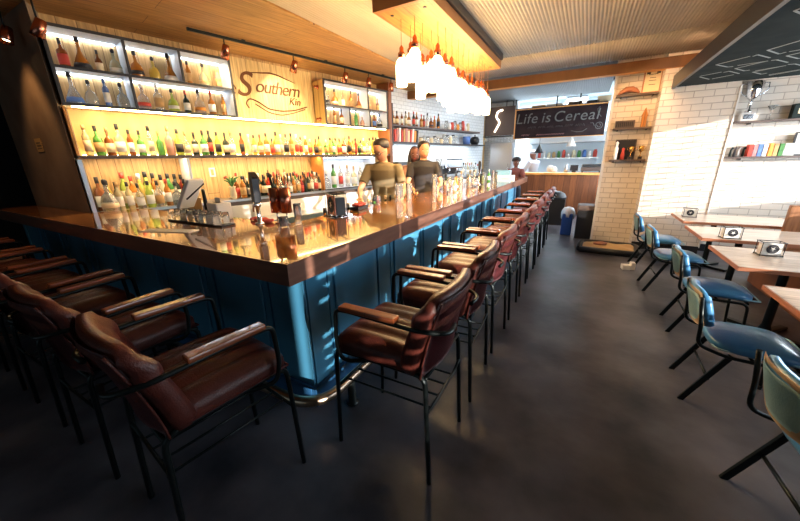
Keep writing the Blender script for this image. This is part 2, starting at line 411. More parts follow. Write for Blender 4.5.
# ceiling-hung chalk panel
cp = thing('ceiling_panel', 'large black chalkboard canopy with white chalk outlines under the ceiling at right', 'canopy', (2.2, 3.5, 2.56))
part('board', B().box(1.04-2.2, 2.62-2.2, -2-3.5, 6.83-3.5, 0, .05), 'chalk_panel', cp)
part('edge_frame', B().box(1.0-2.2, 1.037-2.2, -2-3.5, 6.83-3.5, -.02, .16), 'black_plastic', cp)
hang = B()
for y in (-1, 1.5, 4, 6.5):
    hang.box(1.5-2.2, 1.53-2.2, y-3.5, y-3.47, .05, .31); hang.box(2.4-2.2, 2.43-2.2, y-3.5, y-3.47, .05, .43)
part('hanger', hang, 'frame_dark', cp)
ST = [[(1.163, 5.436), (1.37, 5.194)], [(1.399, 5.213), (1.418, 5.163), (1.589, 5.403)], [(1.632, 5.567), (1.4, 5.633)],
[(1.37, 5.667), (1.321, 5.658), (1.163, 5.436)], [(1.431, 5.813), (1.624, 5.562)], [(1.654, 5.561), (1.696, 5.561), (1.864, 5.793)],
[(1.916, 5.978), (1.701, 6.123)], [(1.624, 6.027), (1.58, 6.041), (1.431, 5.813)], [(1.703, 6.195), (1.916, 5.978)],
[(1.915, 5.924), (1.978, 5.943), (2.137, 6.165)], [(2.187, 6.365), (1.959, 6.529)], [(1.891, 6.387), (1.855, 6.429), (1.703, 6.195)],
[(1.98, 6.592), (2.223, 6.388)], [(1.167, 6.085), (1.343, 5.951)], [(1.375, 5.991), (1.412, 5.945), (1.577, 6.202)],
[(1.537, 6.241), (1.364, 6.395)], [(1.335, 6.407), (1.18, 6.144)], [(1.438, 5.0), (1.588, 4.74)], [(1.438, 5.0), (1.608, 5.257), (1.639, 5.207)],
[(1.66, 5.202), (1.752, 5.166)], [(1.715, 5.403), (1.802, 5.296)], [(1.715, 5.403), (1.886, 5.632), (1.928, 5.594)],
[(1.171, 3.782), (1.32, 3.5)], [(1.171, 3.782), (1.259, 3.905), (1.42, 3.9)]]
ck = B()
for l in ST:
    for (x0, y0), (x1, y1) in zip(l, l[1:]):
        L = math.hypot(x1-x0, y1-y0)
        ck.obox(((x0+x1)/2-2.2, (y0+y1)/2-3.5, -.002), (L, .016, .003), (0, 0, math.atan2(y1-y0, x1-x0)))
part('chalk_marks', ck, 'chalk', cp)

# ------------------------------------------------------------------ bar counter
XE, YE = -1.19, 1.01           # slab edges
bar = thing('bar_counter', 'long corner bar with glossy wooden top and turquoise panelled front', 'bar counter', (-1.6, 1.5, 0))
def bp(name, b, m, label=None): return part(name, b, m, bar, label, loc=(1.6, -1.5, 0))
XF, YF = XE-.10*0, YE
poly = [(XE, YE), (XE, 8.45), (-2.0, 8.45), (-2.0, 1.80), (-4.32, 1.76), (-4.44, 1.36), (-6.1, 1.36), (-6.1, YE)]
top = B(); top.prism(poly, 1.09, 1.13); bp('countertop', top, 'bar_top')
ap = B().box(XE-.035, XE, YE, 8.45, 1.018, 1.088); ap.box(-6.1, XE-.037, YE, YE+.035, 1.018, 1.088); ap.box(-2.0, XE-.037, 8.41, 8.45, 1.018, 1.088)
# a thin edge strip in front of the top as well
ap.box(XE+.001, XE+.008, YE-.008, 8.45, 1.018, 1.131); ap.box(-6.1, XE+.0009, YE-.008, YE-.001, 1.018, 1.131)
bp('edge_apron', ap, 'bar_edge', 'dark glossy brown slab edge')
BX, BY = -1.42, 1.31
body = B().box(-1.95, BX, BY, 8.4, .0, 1.085); body.box(-6.1, -1.952, BY, 1.35, 0, 1.085); body.box(-4.28, -1.952, 1.352, 1.74, 0, 1.085)
bp('carcass', body, 'bar_blue')
pl = B().box(BX, BX+.04, BY-.04, 8.4, 0, .15, .006); pl.box(-6.1, BX-.001, BY-.04, BY, 0, .15, .006)
bp('plinth', pl, 'bar_blue_dark')
def panel(b, L, z0, z1):
    """one raised panel lying along local x, face towards -y"""
    b.box(0, L, -.012, 0, z0, z1); b.box(.05, L-.05, -.028, -.012, z0+.07, z1-.07, .01); b.box(.09, L-.09, -.022, -.0125, z0+.12, z1-.12)
    return b
y = BY+.19
k = 0
while y < 8.2:
    L = min(.62, 8.38-y)
    p = panel(B(), L-.03, .16, 1.08)
    o = part('panel', p, 'bar_blue', bar, None, (BX+1.6, y+.015-1.5, 0), (0, 0, PI/2))
    st = B().box(0, .19, -.02, 0, .16, 1.08, .004) if k % 2 == 0 else None
    y += L
    if st and y < 8.1:
        part('stile', st, 'bar_blue', bar, None, (BX+1.6, y-1.5, 0), (0, 0, PI/2)); y += .20
    k += 1
x = BX-.31
k = 0
while x > -6:
    L = .62
    part('panel', panel(B(), L-.03, .16, 1.08), 'bar_blue', bar, None, (x-L+.015+1.6, BY-1.5, 0))
    x -= L
    part('stile', B().box(-.08, 0, -.02, 0, .16, 1.08, .004), 'bar_blue', bar, None, (x+1.6, BY-1.5, 0)); x -= .09
part('corner_board', B().box(-.30, .012, -.02, 0, .151, 1.08, .004), 'bar_blue', bar, None, (BX+1.6, BY-1.5, 0))
part('corner_board', B().box(.0, .18, -.02, 0, .151, 1.08, .004), 'bar_blue', bar, None, (BX+1.6, BY-1.5, 0), (0, 0, PI/2))
rail = B(); RX, RY, RZ = -1.20, 1.09, .2
arc = [(RX-.2+.2*math.sin(a), RY+.2-.2*math.cos(a), RZ) for a in [i*PI/2/8 for i in range(9)]]
rail.tube([(-6.0, RY, RZ)] + arc + [(RX, 8.3, RZ)], .033, 10)
bp('foot_rail', rail, 'brass', 'brass foot rail')
for px, py in [(RX, y) for y in (1.42, 3.0, 4.6, 6.2, 7.8)] + [(x, RY) for x in (-2.3, -3.8, -5.2)]:
    bp('rail_post', B().lathe([(.045, 0), (.045, .012), (.028, .014), (.026, .18)], 12, (px, py, 0)), 'black_metal')

# ------------------------------------------------------------------ box of lights over the bar
bx = thing('light_box', 'suspended yellow timber board carrying the cluster of glowing pendants', 'ceiling board', (-1.53, 4.08, 2.83))
part('board', B().box(-.245, .245, -1.24, 1.24, 0, .02), 'box_wood', bx)
part('side_rail', B().box(.246, .272, -1.24, 1.24, -.002, .09), 'box_side', bx)
part('side_rail', B().box(-.272, -.246, -1.24, 1.24, -.002, .09), 'box_side', bx)
part('end_board', B().box(-.272, .272, -1.27, -1.241, -.004, .16), 'box_side', bx)
part('end_board', B().box(-.272, .272, 1.241, 1.27, -.004, .16), 'box_side', bx)
part('top_strip', B().box(.2, .3, -1.24, 1.24, .092, .17), 'frame_dark', bx)
for y in (-1.12, 1.12):
    for x in (-.16, .16): part('bolt', B().lathe([(.016, -.006), (.016, 0)], 10, (x, y, 0)), 'frame_dark', bx)
# pendants
jar = B().mat('lamp_glow'); jar.lathe([(0, -.05), (.046, -.048), (.054, -.03), (.055, .13), (.048, .165), (.03, .19)], 14)
jm = jar.mesh('jar_shade')
capm = B().lathe([(.032, .19), (.034, .235), (.02, .25), (.02, .28), (.006, .30)], 12).mesh('socket_cap', 'copper')
bulbm = B().lathe([(0, .03), (.018, .045), (.024, .075), (.018, .11), (.012, .14), (.012, .19)], 10).mesh('bulb', 'bulb_glow')
rnd = random.Random(3); n = 0
spots = []
for i in range(12):
    for j in range(3):
        y = 3.08 + i*.193 + rnd.uniform(-.03, .03); x = -1.66 + j*.135 + rnd.uniform(-.012, .012)
        if i == 0 and j == 2: continue
        spots.append((x, y))
for idx, (x, y) in enumerate(spots):
    z = 2.35 - .04*(y-3) + rnd.uniform(-.07, .07)
    kq = lambda q: round((q+1.66)/.135)
    col = ['shelf side', 'middle', 'aisle side'][kq(x)]
    row = [s for s in spots if kq(s[0]) == kq(x)]; row.sort(key=lambda s: s[1])
    o = thing('pendant_light', f'{ordi(row.index((x, y))+1)} glowing jar pendant from the near end of the {col} row', 'pendant light', (x, y, z), 0, 'jar pendants over the bar')
    part('jar_shade', jm, None, o); part('socket_cap', capm, None, o)
    part('cord', B().tube([(0, 0, .30), (0, 0, 2.829-z)], .0025, 5), 'box_side', o)

# ------------------------------------------------------------------ bar stools
def arch(u): return u
def seat_def(v, a, b, c):
    z = v.z
    if c > 0: z += .017*abs(math.sin((b*2.5+.5)*PI))*min(1, (1-abs(a))*5) - .004 + .018*(1-a*a)*(1-b*b)
    return (v.x, v.y, z)
def back_def(v, a, b, c):
    # built lying: x = thickness, y = width, z = height
    x = v.x; zz = v.z
    x += -.045*(1-b*b)                      # wraps round the sitter
    x += -.10*((c+1)/2)**1.4                # leans back
    if a > 0: x += .009*abs(math.sin((b*2.5+.5)*PI))*(1-abs(c)**4)
    if c > .5: x += .012*math.sin((c-.5)*2*PI)
    return (x, v.y, zz)
def make_stool():
    t = thing('bar_stool', '', 'bar stool')
    sb = B().mat('leather'); sb.cushion(.50, .50, .12, 16, 30, 5, 8, seat_def)
    part('seat', sb, None, t, loc=(.02, 0, .675))
    pi = B().tube(smooth_path([(.25, -.24, 0), (.25, .24, 0), (-.22, .24, 0), (-.22, -.24, 0), (.25, -.24, 0)], .05), .006, 6)
    part('seat_piping', pi, 'leather_back', t, loc=(.02, 0, .645))
    bb = B().mat('leather'); bb.cushion(.085, .56, .45, 4, 30, 18, 8, back_def)
    for f in bb.bm.faces:
        pass
    bk = part('backrest', bb, None, t, loc=(-.185, 0, .825))
    # outer shell of the back
    sh = B(); g = [[None]*9 for _ in range(13)]
    for i in range(13):
        for j in range(9):
            c = 2*i/12-1; b_ = 2*j/8-1
            x = -.047 - .045*(1-b_*b_*.9) - .10*((c*.93+1)/2)**1.4
            g[i][j] = sh.bm.verts.new((x, b_*.243, c*.205))
    sh._fin([sh.bm.faces.new((g[i][j], g[i+1][j], g[i+1][j+1], g[i][j+1])) for i in range(12) for j in range(8)], True)
    r = bmesh.ops.solidify(sh.bm, geom=sh.bm.faces[:], thickness=.008)
    part('back_shell', sh, 'leather_back', bk, 'oxblood leather outer back')
    for s in (-1, 1):
        stn = B(); stn.tube([(-.052 - .045*(1-.85) - .10*((c+1)/2)**1.4, s*.24, c*.202) for c in [-1+i*.2 for i in range(11)]], .005, 6)
        part('back_piping', stn, 'leather', bk)
    for s in (-1, 1):
        y = s*.23
        part('leg_frame', B().tube(smooth_path([(.285, y*1.02, 0), (.262, y, .635), (-.262, y, .635), (-.29, y*1.02, 0)], .06, 5), .0125, 8), 'black_metal', t)
        ya = s*.285
        fr = smooth_path([(.05, s*.22, .62), (.18, ya, .62), (.205, ya, .72), (.195, ya, .905), (.12, ya, .912), (-.27, ya, .90), (-.375, s*.22, .885), (-.36, s*.12, .88)], .055, 4)
        am = part('arm_frame', B().tube(fr, .011, 8), 'black_metal', t)
        part('armrest', B().box(-.15, .155, ya-.027, ya+.027, .918, .943, .008), 'arm_wood', am, 'varnished wooden arm pad')
    for x in (-.26, .26): part('cross_bar', B().tube([(x, -.23, .62), (x, .23, .62)], .010, 8), 'black_metal', t)
    ft = B()
    ft.tube(smooth_path([(-.275, -.228, .46), (-.262, -.19, .40), (-.262, .19, .40), (-.275, .228, .46)], .05, 4), .0085, 8)
    ft.tube([(.272, -.23, .39), (.272, .23, .39)], .0085, 8)
    for y in (-.15, -.05, .05, .15): ft.tube([(-.262, y, .40), (.272, y, .39)], .0065, 6)
    part('footrest', ft, 'black_metal', t)
    return t
stool = make_stool()
near = ['nearest the camera', 'second', 'third', 'fourth', 'fifth', 'sixth', 'seventh', 'eighth', 'ninth']
first = True
for i in range(9):
    y = 1.37 + .66*i
    lab = 'brown leather bar stool at the aisle side, closest to the bar corner' if i == 0 else f'brown leather bar stool, {ordi(i+1)} from the bar corner along the aisle side'
    rz = PI + [0, .03, -.02, .02, 0, -.03, .02, 0, .01][i]
    if i == 0: stool.location = (-.785, y, 0); stool.rotation_euler = (0, 0, rz); stool['label'] = lab; stool['group'] = 'stools along the aisle side of the bar'
    else: dup(stool, (-.785, y, 0), rz, lab, 'stools along the aisle side of the bar')
for i in range(6):
    x = (-1.43 if i == 0 else -1.47) - .745*i
    lab = 'dark leather bar stool at the shaded near side, closest to the bar corner' if i == 0 else f'dark leather bar stool, {ordi(i+1)} from the bar corner along the shaded near side'
    dup(stool, (x, .67, 0), PI/2 + [-.13, .0, .02, -.02, .01, 0][i], lab, 'stools along the shaded near side of the bar')
# ------------------------------------------------------------------ blue chairs (facing +x)
def make_chair():
    t = thing('dining_chair', '', 'chair')
    sd = lambda v, a, b, c: (v.x*(1-.14*abs(b)**3*abs(a)**3), v.y*(1+.03*a)*(1-.14*abs(b)**3*abs(a)**3), v.z + (.02*(1-a*a)*(1-b*b) if c > 0 else 0) - (.02*max(0, a)**4))
    part('seat', B().cushion(.44, .42, .07, 12, 12, 4, 5, sd), 'blue_vinyl', t, loc=(.02, 0, .435))
    part('seat_piping', B().tube(smooth_path([(.235, -.2, 0), (.235, .2, 0), (-.2, .19, 0), (-.2, -.19, 0), (.235, -.2, 0)], .06), .006, 6), 'pale_vinyl', t, loc=(.02, 0, .42))
    bd = lambda v, a, b, c: (v.x - .035*(1-b*b) - .05*((c+1)/2), v.y*(1-.06*max(0, c)), v.z)
    bk = part('backrest', B().cushion(.05, .37, .25, 4, 14, 12, 5, bd), 'blue_vinyl', t, loc=(-.225, 0, .65))
    def shell(w, h, th, off):
        b = B(); g = []
        for i in range(9):
            row = []
            for j in range(9):
                c = 2*i/8-1; q = 2*j/8-1
                sq = 1 - .10*(abs(c)**4)
                row.append(b.bm.verts.new((off - .035*(1-q*q) - .05*((c+1)/2), q*w/2*sq, c*h/2*(1-.08*abs(q)**4))))
            g.append(row)
        b._fin([b.bm.faces.new((g[i][j], g[i+1][j], g[i+1][j+1], g[i][j+1])) for i in range(8) for j in range(8)], True)
        bmesh.ops.solidify(b.bm, geom=b.bm.faces[:], thickness=th); return b
    part('back_rim', shell(.365, .245, .010, -.026), 'chair_edge', bk, 'worn tan rim of the backrest')
    part('back_shell', shell(.31, .2, .008, -.036), 'pale_vinyl', bk, 'pale blue outer back')
    for s in (-1, 1):
        y = s*.205
        part('side_frame', B().tube(smooth_path([(-.305, s*.195, .745), (-.275, y, .56), (-.27, y, .43), (-.12, y, .385), (.19, y, .385), (.215, y, .02)], .05, 5), .0115, 8), 'black_metal', t)
        lg = B(); lg.obox((-.185, y*.93, .195), (.032, .018, .44), (0, math.radians(24), 0), .004)
        part('rear_leg', lg, 'black_metal', t)
        part('foot_cap', B().lathe([(.013, 0), (.014, .03)], 8, (.215, y, 0)), 'black_plastic', t)
    for x, z in ((0, .385), (.19, .385), (-.17, .2)): part('cross_bar', B().tube([(x, -.195, z), (x, .195, z)], .009, 6), 'black_metal', t)
    return t
ch = make_chair()
chs = [(1.70, 'blue vinyl chair cut off by the right edge, nearest the camera'), (2.67, 'blue vinyl chair with broad seat, second nearest the camera'),
       (3.73, 'blue vinyl chair in the middle of the row along the tables'), (4.81, 'blue vinyl chair, second farthest along the tables'),
       (5.70, 'blue vinyl chair farthest away, beside the brick wall')]
for i, (y, lab) in enumerate(chs):
    rz = [.06, -.05, -.03, .03, .0][i]
    if i == 0: ch.location = (1.11, y, 0); ch.rotation_euler = (0, 0, rz); ch['label'] = lab; ch['group'] = 'blue chairs along the tables'
    else: dup(ch, ([0, 1.05, 1.15, 1.08, 1.05][i], y, 0), rz, lab, 'blue chairs along the tables')

# ------------------------------------------------------------------ tables and bench
def make_table(L=1.2):
    t = thing('dining_table', '', 'table')
    part('tabletop', B().box(0, L, -.375, .375, .682, .706, .003), 'table_top', t)
    e = B(); e.box(-.008, -.0005, -.383, .383, .672, .7055); e.box(0, L, -.383, -.3755, .672, .7055); e.box(0, L, .3755, .383, .672, .7055)
    part('edge_band', e, 'table_edge', t, 'reddish wooden edge')
    part('pedestal', B().lathe([(.05, .03), (.045, .06), (.032, .1), (.032, .6), (.05, .665), (.09, .68)], 14, (.42, .0, 0)), 'black_metal', t)
    b = B()
    for a in (0, PI/2): b.obox((.42, 0, .02), (.56, .06, .03), (0, 0, a+PI/4), .006)
    part('base', b, 'black_metal', t)
    return t
tb = make_table()
tl = [(2.68, 'pale wooden table at the right edge, closest to the camera'), (3.88, 'pale wooden table with two card holders in front of it, second nearest'),
      (4.99, 'pale wooden table in the middle distance, third from the camera'), (6.08, 'pale wooden table farthest away, against the brick wall')]
tl[1] = (3.88, 'pale wooden table second from the camera, a card holder standing at its middle')
for i, (y, lab) in enumerate(tl):
    if i == 0: tb.location = (1.205, y, 0); tb['label'] = lab; tb['group'] = 'tables along the bench'
    else: dup(tb, (1.205 + [.0, 0, .03, .08][i], y, 0), 0, lab, 'tables along the bench')
bn = thing('bench', 'long brown wooden bench behind the tables on the right', 'bench', (2.75, 3.7, 0))
part('front_board', B().box(-.72, -.69, -2.6, 1.88, 0, .4), 'bench_wood', bn)
part('seat', B().box(-.75, .4, -2.6, 1.88, .401, .45, .006), 'bench_wood', bn)
part('backrest', B().box(.3, .36, -2.6, 1.88, .451, 1.0, .01), 'bench_wood', bn)
part('end_panel', B().box(-.55, .62, 1.881, 1.94, 0, .98, .006), 'divider_wood', bn, 'orange-brown upright end panel')

def card_holder(loc, rz, lab, dark=False):
    t = thing('card_holder', lab, 'card holder', loc, rz, 'wire card holders')
    w, d, h = .15, .09, .125
    fr = B()
    for x in (-w/2, w/2):
        for y in (-d/2, d/2): fr.tube([(x, y, .0), (x, y, h)], .003, 6)
    for z in (.006, h):
        for y in (-d/2, d/2): fr.tube([(-w/2-.006, y, z), (w/2+.006, y, z)], .0035, 6)
        for x in (-w/2, w/2): fr.tube([(x, -d/2, z), (x, d/2, z)], .0035, 6)
    part('wire_frame', fr, 'black_metal', t)
    cd = part('card', B().box(-w/2+.008, w/2-.008, -d/2+.006, -d/2+.010, .012, h-.008), 'copper' if dark else 'paper', t, None)
    em = B(); em.lathe([(.042, 0), (.042, .001)], 20)
    e = part('emblem', em, 'ink', cd, 'round black emblem', loc=(.0, -d/2+.0045, .066), rot=(PI/2, 0, 0))
    e2 = B(); e2.prism([(-.02, -.012), (-.004, .0), (-.016, .014), (.0, .008), (.012, .018), (.008, .004), (.022, -.002), (.006, -.006), (.004, -.02), (-.004, -.008)], 0, .0006)
    part('emblem_mark', e2, 'paper', cd, None, loc=(.0, -d/2+.0032, .066), rot=(PI/2, 0, 0))
    part('paper_stack', B().box(-w/2+.01, w/2-.01, -d/2+.016, d/2-.006, .01, h-.02, .003), 'black_plastic' if dark else 'white_cloth', t)
card_holder((1.42, 6.13, .706), -.05, 'small wire card holder with round emblem on the farthest table')
card_holder((1.47, 4.45, .7065+0), .12, 'wire card holder with round emblem at the near edge of the third table')
card_holder((1.54, 4.02, .706), .1, 'wire card holder with round emblem on the second table from camera')
COL.objects['card_holder.001'].location = (1.47, 4.70, .706)

# ------------------------------------------------------------------ things on the brick wall shelves
def wshelf(x0, x1, y, z, lab, d=.16):
    t = thing('wall_shelf', lab, 'shelf', ((x0+x1)/2, y, z), 0, 'shelves on the brick wall')
    part('board', B().box(-(x1-x0)/2, (x1-x0)/2, -d, -.002, -.028, 0, .003), 'shelf_brown', t)
    for s in (-1, 1): part('bracket', B().box(s*(x1-x0)*.38-.006, s*(x1-x0)*.38+.006, -d+.02, -.002, -.05, -.0285), 'black_metal', t)
wshelf(.31, .885, 7.2, 2.55, 'narrow brown shelf on left brick recess, topmost of three')
wshelf(.34, .885, 7.2, 2.03, 'narrow brown shelf on left brick recess, middle of three')
wshelf(.36, .885, 7.2, 1.51, 'narrow brown shelf on left brick recess, lowest of three')
wshelf(1.87, 3.3, 7.1, 2.03, 'long shelf on right brick wall carrying the trophy cup')
wshelf(1.87, 3.3, 7.1, 1.53, 'long shelf on right brick wall below the trophy shelf')
# left recess
fr = thing('framed_certificate', 'cream certificate in a dark red frame on the topmost narrow shelf', 'picture', (.775, 7.12, 2.55), -.05)
part('frame', (lambda b: (b.box(-.125, -.105, -.01, .01, 0, .36), b.box(.105, .125, -.01, .01, 0, .36), b.box(-.104, .104, -.01, .01, 0, .02), b.box(-.104, .104, -.01, .01, .34, .36), b)[-1])(B()), 'table_edge', fr)
part('sheet', B().box(-.104, .104, -.004, .004, .021, .339), 'l_cream', fr)
cm = B()
for z, w in ((.27, .12), (.22, .08), (.18, .1), (.12, .09)): cm.box(-w/2, w/2, -.006, -.0045, z, z+.008)
cm.box(-.09, -.04, -.006, -.0045, .28, .31); cm.box(.04, .09, -.006, -.0045, .28, .31)
part('print', cm, 'ink', fr)
ds = B(); ds.tube([(-.15, 0, .03), (-.11, .0, .06), (-.04, 0, .10), (.04, 0, .10), (.10, 0, .07), (.15, 0, .03)], [.012, .03, .045, .045, .035, .012], 10)
solo('wooden_carving', ds, 'table_edge', 'curved brown wooden carving lying on the topmost narrow shelf', 'ornament', (.48, 7.12, 2.535))
rb = thing('metal_box', 'long dark metal box on the middle narrow shelf', 'box', (.50, 7.12, 2.03))
part('case', B().box(-.14, .14, -.04, .04, 0, .12, .006), 'shelf_brown', rb)
gr = B()
for i in range(9): gr.box(-.125+i*.028, -.125+i*.028+.016, -.044, -.0405, .02, .10)
part('grille', gr, 'black_plastic', rb)
bh = B(); bh.box(-.035, .035, -.03, .03, 0, .17, .004); bh.prism([(-.045, 0), (.045, 0), (0, .13)], -.035, .035, Matrix.Translation((0, 0, .171)) @ Matrix.Rotation(PI/2, 4, 'X'))
solo('wooden_house', bh, 'orange_wood', 'small pointed orange wooden house ornament on the middle narrow shelf', 'ornament', (.76, 7.12, 2.03))
solo('pebble_figure', B().lathe([(0, 0), (.02, .005), (.022, .03), (.012, .05), (.014, .065), (0, .08)], 10), 'l_cream', 'tiny cream figure at right end of the middle narrow shelf', 'ornament', (.85, 7.11, 2.03))
pc = thing('photo_frame', 'dark leaning photo frame on the lowest narrow shelf', 'picture', (.57, 7.16, 1.511))
part('picture', B().box(-.14, .14, -.006, .006, 0, .32), 'ink', pc)
part('frame', (lambda b: (b.box(-.15, .15, -.009, .006, .3205, .335), b.box(-.155, -.1405, -.009, .006, 0, .32), b.box(.1405, .155, -.009, .006, 0, .32), b)[-1])(B()), 'shelf_brown', pc)
def trophy(loc, sc, lab, base='shelf_brown', cup='gold'):
    t = thing('trophy', lab, 'trophy', loc)
    part('base', B().box(-.06*sc, .06*sc, -.05*sc, .05*sc, 0, .09*sc, .004*sc), base, t)
    part('plate', B().box(-.045*sc, .045*sc, -.053*sc, -.0505*sc, .02*sc, .07*sc), 'chrome', t)
    part('stem', B().lathe([(.035*sc, .091*sc), (.03*sc, .11*sc), (.01*sc, .13*sc), (.012*sc, .2*sc), (.02*sc, .22*sc)], 12), cup, t)
    part('cup', B().lathe([(.02*sc, .221*sc), (.05*sc, .26*sc), (.068*sc, .32*sc), (.078*sc, .42*sc), (.072*sc, .42*sc), (.06*sc, .32*sc), (.04*sc, .27*sc), (0, .25*sc)], 16), cup, t)
    for s in (-1, 1):
        part('handle', B().tube([(s*.070*sc, 0, .40*sc), (s*.115*sc, 0, .40*sc), (s*.12*sc, 0, .34*sc), (s*.085*sc, 0, .29*sc), (s*.052*sc, 0, .265*sc)], .006*sc, 6), cup, t)
trophy((.66, 7.09, 1.511), .5, 'small gold trophy beside the photo frame on the lowest narrow shelf')
trophy((.80, 7.09, 1.511), .52, 'small gold trophy at right end of the lowest narrow shelf')
fg = B(); fg.lathe([(.03, 0), (.03, .1), (.035, .18), (.02, .22), (.022, .25), (.028, .28), (0, .31)], 12)
solo('white_figurine', fg, 'white_plastic', 'white upright figurine at left of the lowest narrow shelf', 'figurine', (.44, 7.09, 1.511))
fg = B(); fg.lathe([(.03, 0), (.032, .08), (.02, .14), (.024, .18), (0, .2)], 12)
solo('red_figurine', fg, 'l_red', 'small red figurine between white figurine and trophies', 'figurine', (.545, 7.09, 1.511))
# right wall shelves
trophy((1.99, 7.0, 2.03), 1.25, 'large silver trophy cup on the upper right shelf', 'white_cloth', 'chrome')
mg = B(); mg.lathe([(.04, 0), (.038, .004), (.004, .01), (.004, .11), (.055, .19), (.052, .19), (.001, .115)], 16)
solo('martini_glass', mg, 'glass', 'martini glass standing right of the large trophy', 'glass', (2.235, 7.0, 2.03))
sb = thing('sign_box', 'long teal box with pale lettering at right of upper shelf', 'box', (2.66, 7.0, 2.03))
part('case', B().box(-.22, .22, -.05, .05, 0, .19, .006), 'chalk_panel', sb)
mkm = B()
for i in range(7): mkm.box(-.17+i*.05, -.17+i*.05+.028, -.053, -.0505, .06+.02*(i % 2), .13)
part('lettering', mkm, 'l_cream', sb)
lx = [1.92, 1.965, 2.01, 2.06]
for i, (x, m_) in enumerate(zip(lx, ('chalk_panel', 'frame_dark', 'white_plastic', 'chalk_panel'))):
    b = B(); b.tube([(0, 0, 0), (0, 0, .10), (.02, 0, .13)], [.016, .012, .018], 8)
    solo('small_figure', b, m_, f'{ordi(i+1)} small figure from left on the lower right shelf', 'figurine', (x, 7.0, 1.53), 0, 'small figures on lower right shelf')
for i, (x, m_, cn, h) in enumerate([(2.12, 'l_red', 'red', .17), (2.17, 'chalk_pink', 'pink', .16), (2.22, 'l_blue', 'blue', .17), (2.275, 'l_white', 'white', .17), (2.335, 'l_orange', 'orange', .18), (2.385, 'l_tan', 'tan', .17), (2.44, 'green_leaf', 'green', .17)]):
    t = thing('book', f'{cn} book in the short row on the lower right shelf', 'book', (x, 7.0, 1.53), 0, 'books on the lower right shelf')
    part('cover', B().box(-.022, .022, -.06, .06, 0, h, .002), m_, t); part('pages', B().box(-.017, .017, -.055, .055, h+.0003, h+.001), 'paper', t)
fr = thing('framed_print', 'leaning framed print with black drawing on the lower right shelf', 'picture', (2.76, 7.0, 1.53), -.1)
part('frame', (lambda b: (b.box(-.2, -.18, -.01, .01, 0, .32), b.box(.18, .2, -.01, .01, 0, .32), b.box(-.179, .179, -.01, .01, 0, .02), b.box(-.179, .179, -.01, .01, .3, .32), b)[-1])(B()), 'frame_dark', fr)
part('sheet', B().box(-.179, .179, -.004, .004, .021, .299), 'paper', fr)
q = B()
for z, w in ((.25, .2), (.2, .14), (.14, .22), (.08, .16)): q.box(-w/2, w/2, -.006, -.0045, z, z+.014)
q.tube([(-.12, -.006, .1), (-.05, -.006, .16), (.04, -.006, .13), (.11, -.006, .2)], .004, 5)
part('drawing', q, 'ink', fr)
solo('card', B().obox((0, 0, .085), (.11, .006, .17), (.15, 0, 0)), 'paper', 'plain white card leaning beside the framed print', 'card', (2.545, 7.0, 1.532), -.1)

# ------------------------------------------------------------------ floor things at the back
bn1 = thing('trash_bin', 'black plastic rubbish bin with domed lid before the wooden kitchen counter', 'bin', (-.53, 8.7, 0))
part('body', B().prism([(-.22, -.2), (.22, -.2), (.22, .2), (-.22, .2)], 0, .62), 'black_plastic', bn1)
dm = B().lathe([(.0, .80), (.1, .785), (.19, .74), (.235, .66), (.24, .621)][::-1], 20)
part('lid', dm, 'black_plastic', bn1)
bn2 = thing('trash_bin', 'black open bin with brown rim left of the brick pier', 'bin', (.13, 7.42, 0))
part('body', B().box(-.15, .15, -.2, .2, 0, .56, .02), 'black_plastic', bn2)
part('lid', B().box(-.16, .16, -.21, .21, .561, .66, .02), 'shelf_brown', bn2)
bn3 = thing('recycling_bin', 'blue bin lined with a white bag beside the black bin', 'bin', (-.19, 7.62, 0))
part('body', B().box(-.1, .1, -.18, .18, 0, .45, .02), 'bin_blue', bn3)
bg = B(); bg.lathe([(.13, -.12), (.135, 0), (.12, .05), (.09, .1), (.03, .12), (0, .11)], 14, sy=1.4)
part('bag', bg, 'bag_white', bn3, 'white plastic bag', loc=(0, 0, .45))
tr = thing('pet_bed', 'low dark tray with cream cushion on the floor by the brick wall', 'tray', (.52, 6.47, 0), -.05)
part('rim', (lambda b: (b.tube(smooth_path([(-.42, -.3, .06), (.42, -.3, .06), (.42, .3, .06), (-.42, .3, .06), (-.42, -.299, .06)], .12), .045, 8), b)[-1])(B()), 'black_plastic', tr)
part('base', B().box(-.42, .42, -.3, .3, .002, .03), 'black_plastic', tr)
part('cushion', B().cushion(.76, .52, .06, 10, 10, 3, 5, lambda v, a, b, c: (v.x, v.y, v.z + (.012*math.sin(5*a+3*b) if c > 0 else 0))), 'l_tan', tr, loc=(0, 0, .062))
bs = B(); bs.lathe([(0, .0), (.05, .005), (.06, .03), (.03, .05), (0, .055)], 10, sx=2)
solo('chew_toy', bs, 'table_edge', 'reddish brown lump lying on the tray cushion', 'toy', (.40, 6.45, .099), .3)
nb = thing('paper_packet', 'small white packets on the floor beside the farthest blue chair', 'packet', (.72, 5.46, 0), .2)
part('packet', B().box(-.07, .03, -.05, .05, 0, .07, .01), 'white_plastic', nb)
part('packet', B().box(.035, .09, -.04, .05, 0, .11, .01), 'white_cloth', nb)
for sx in (1.98,):
    bag = B(); bag.lathe([(.1, 0), (.14, .1), (.12, .24), (.05, .32), (.03, .34), (0, .34)], 12, sx=1.2)
    solo('dark_bag', bag, 'black_cloth', 'dark bag slumped on floor below the farthest table', 'bag', (1.24, 6.3, 0))

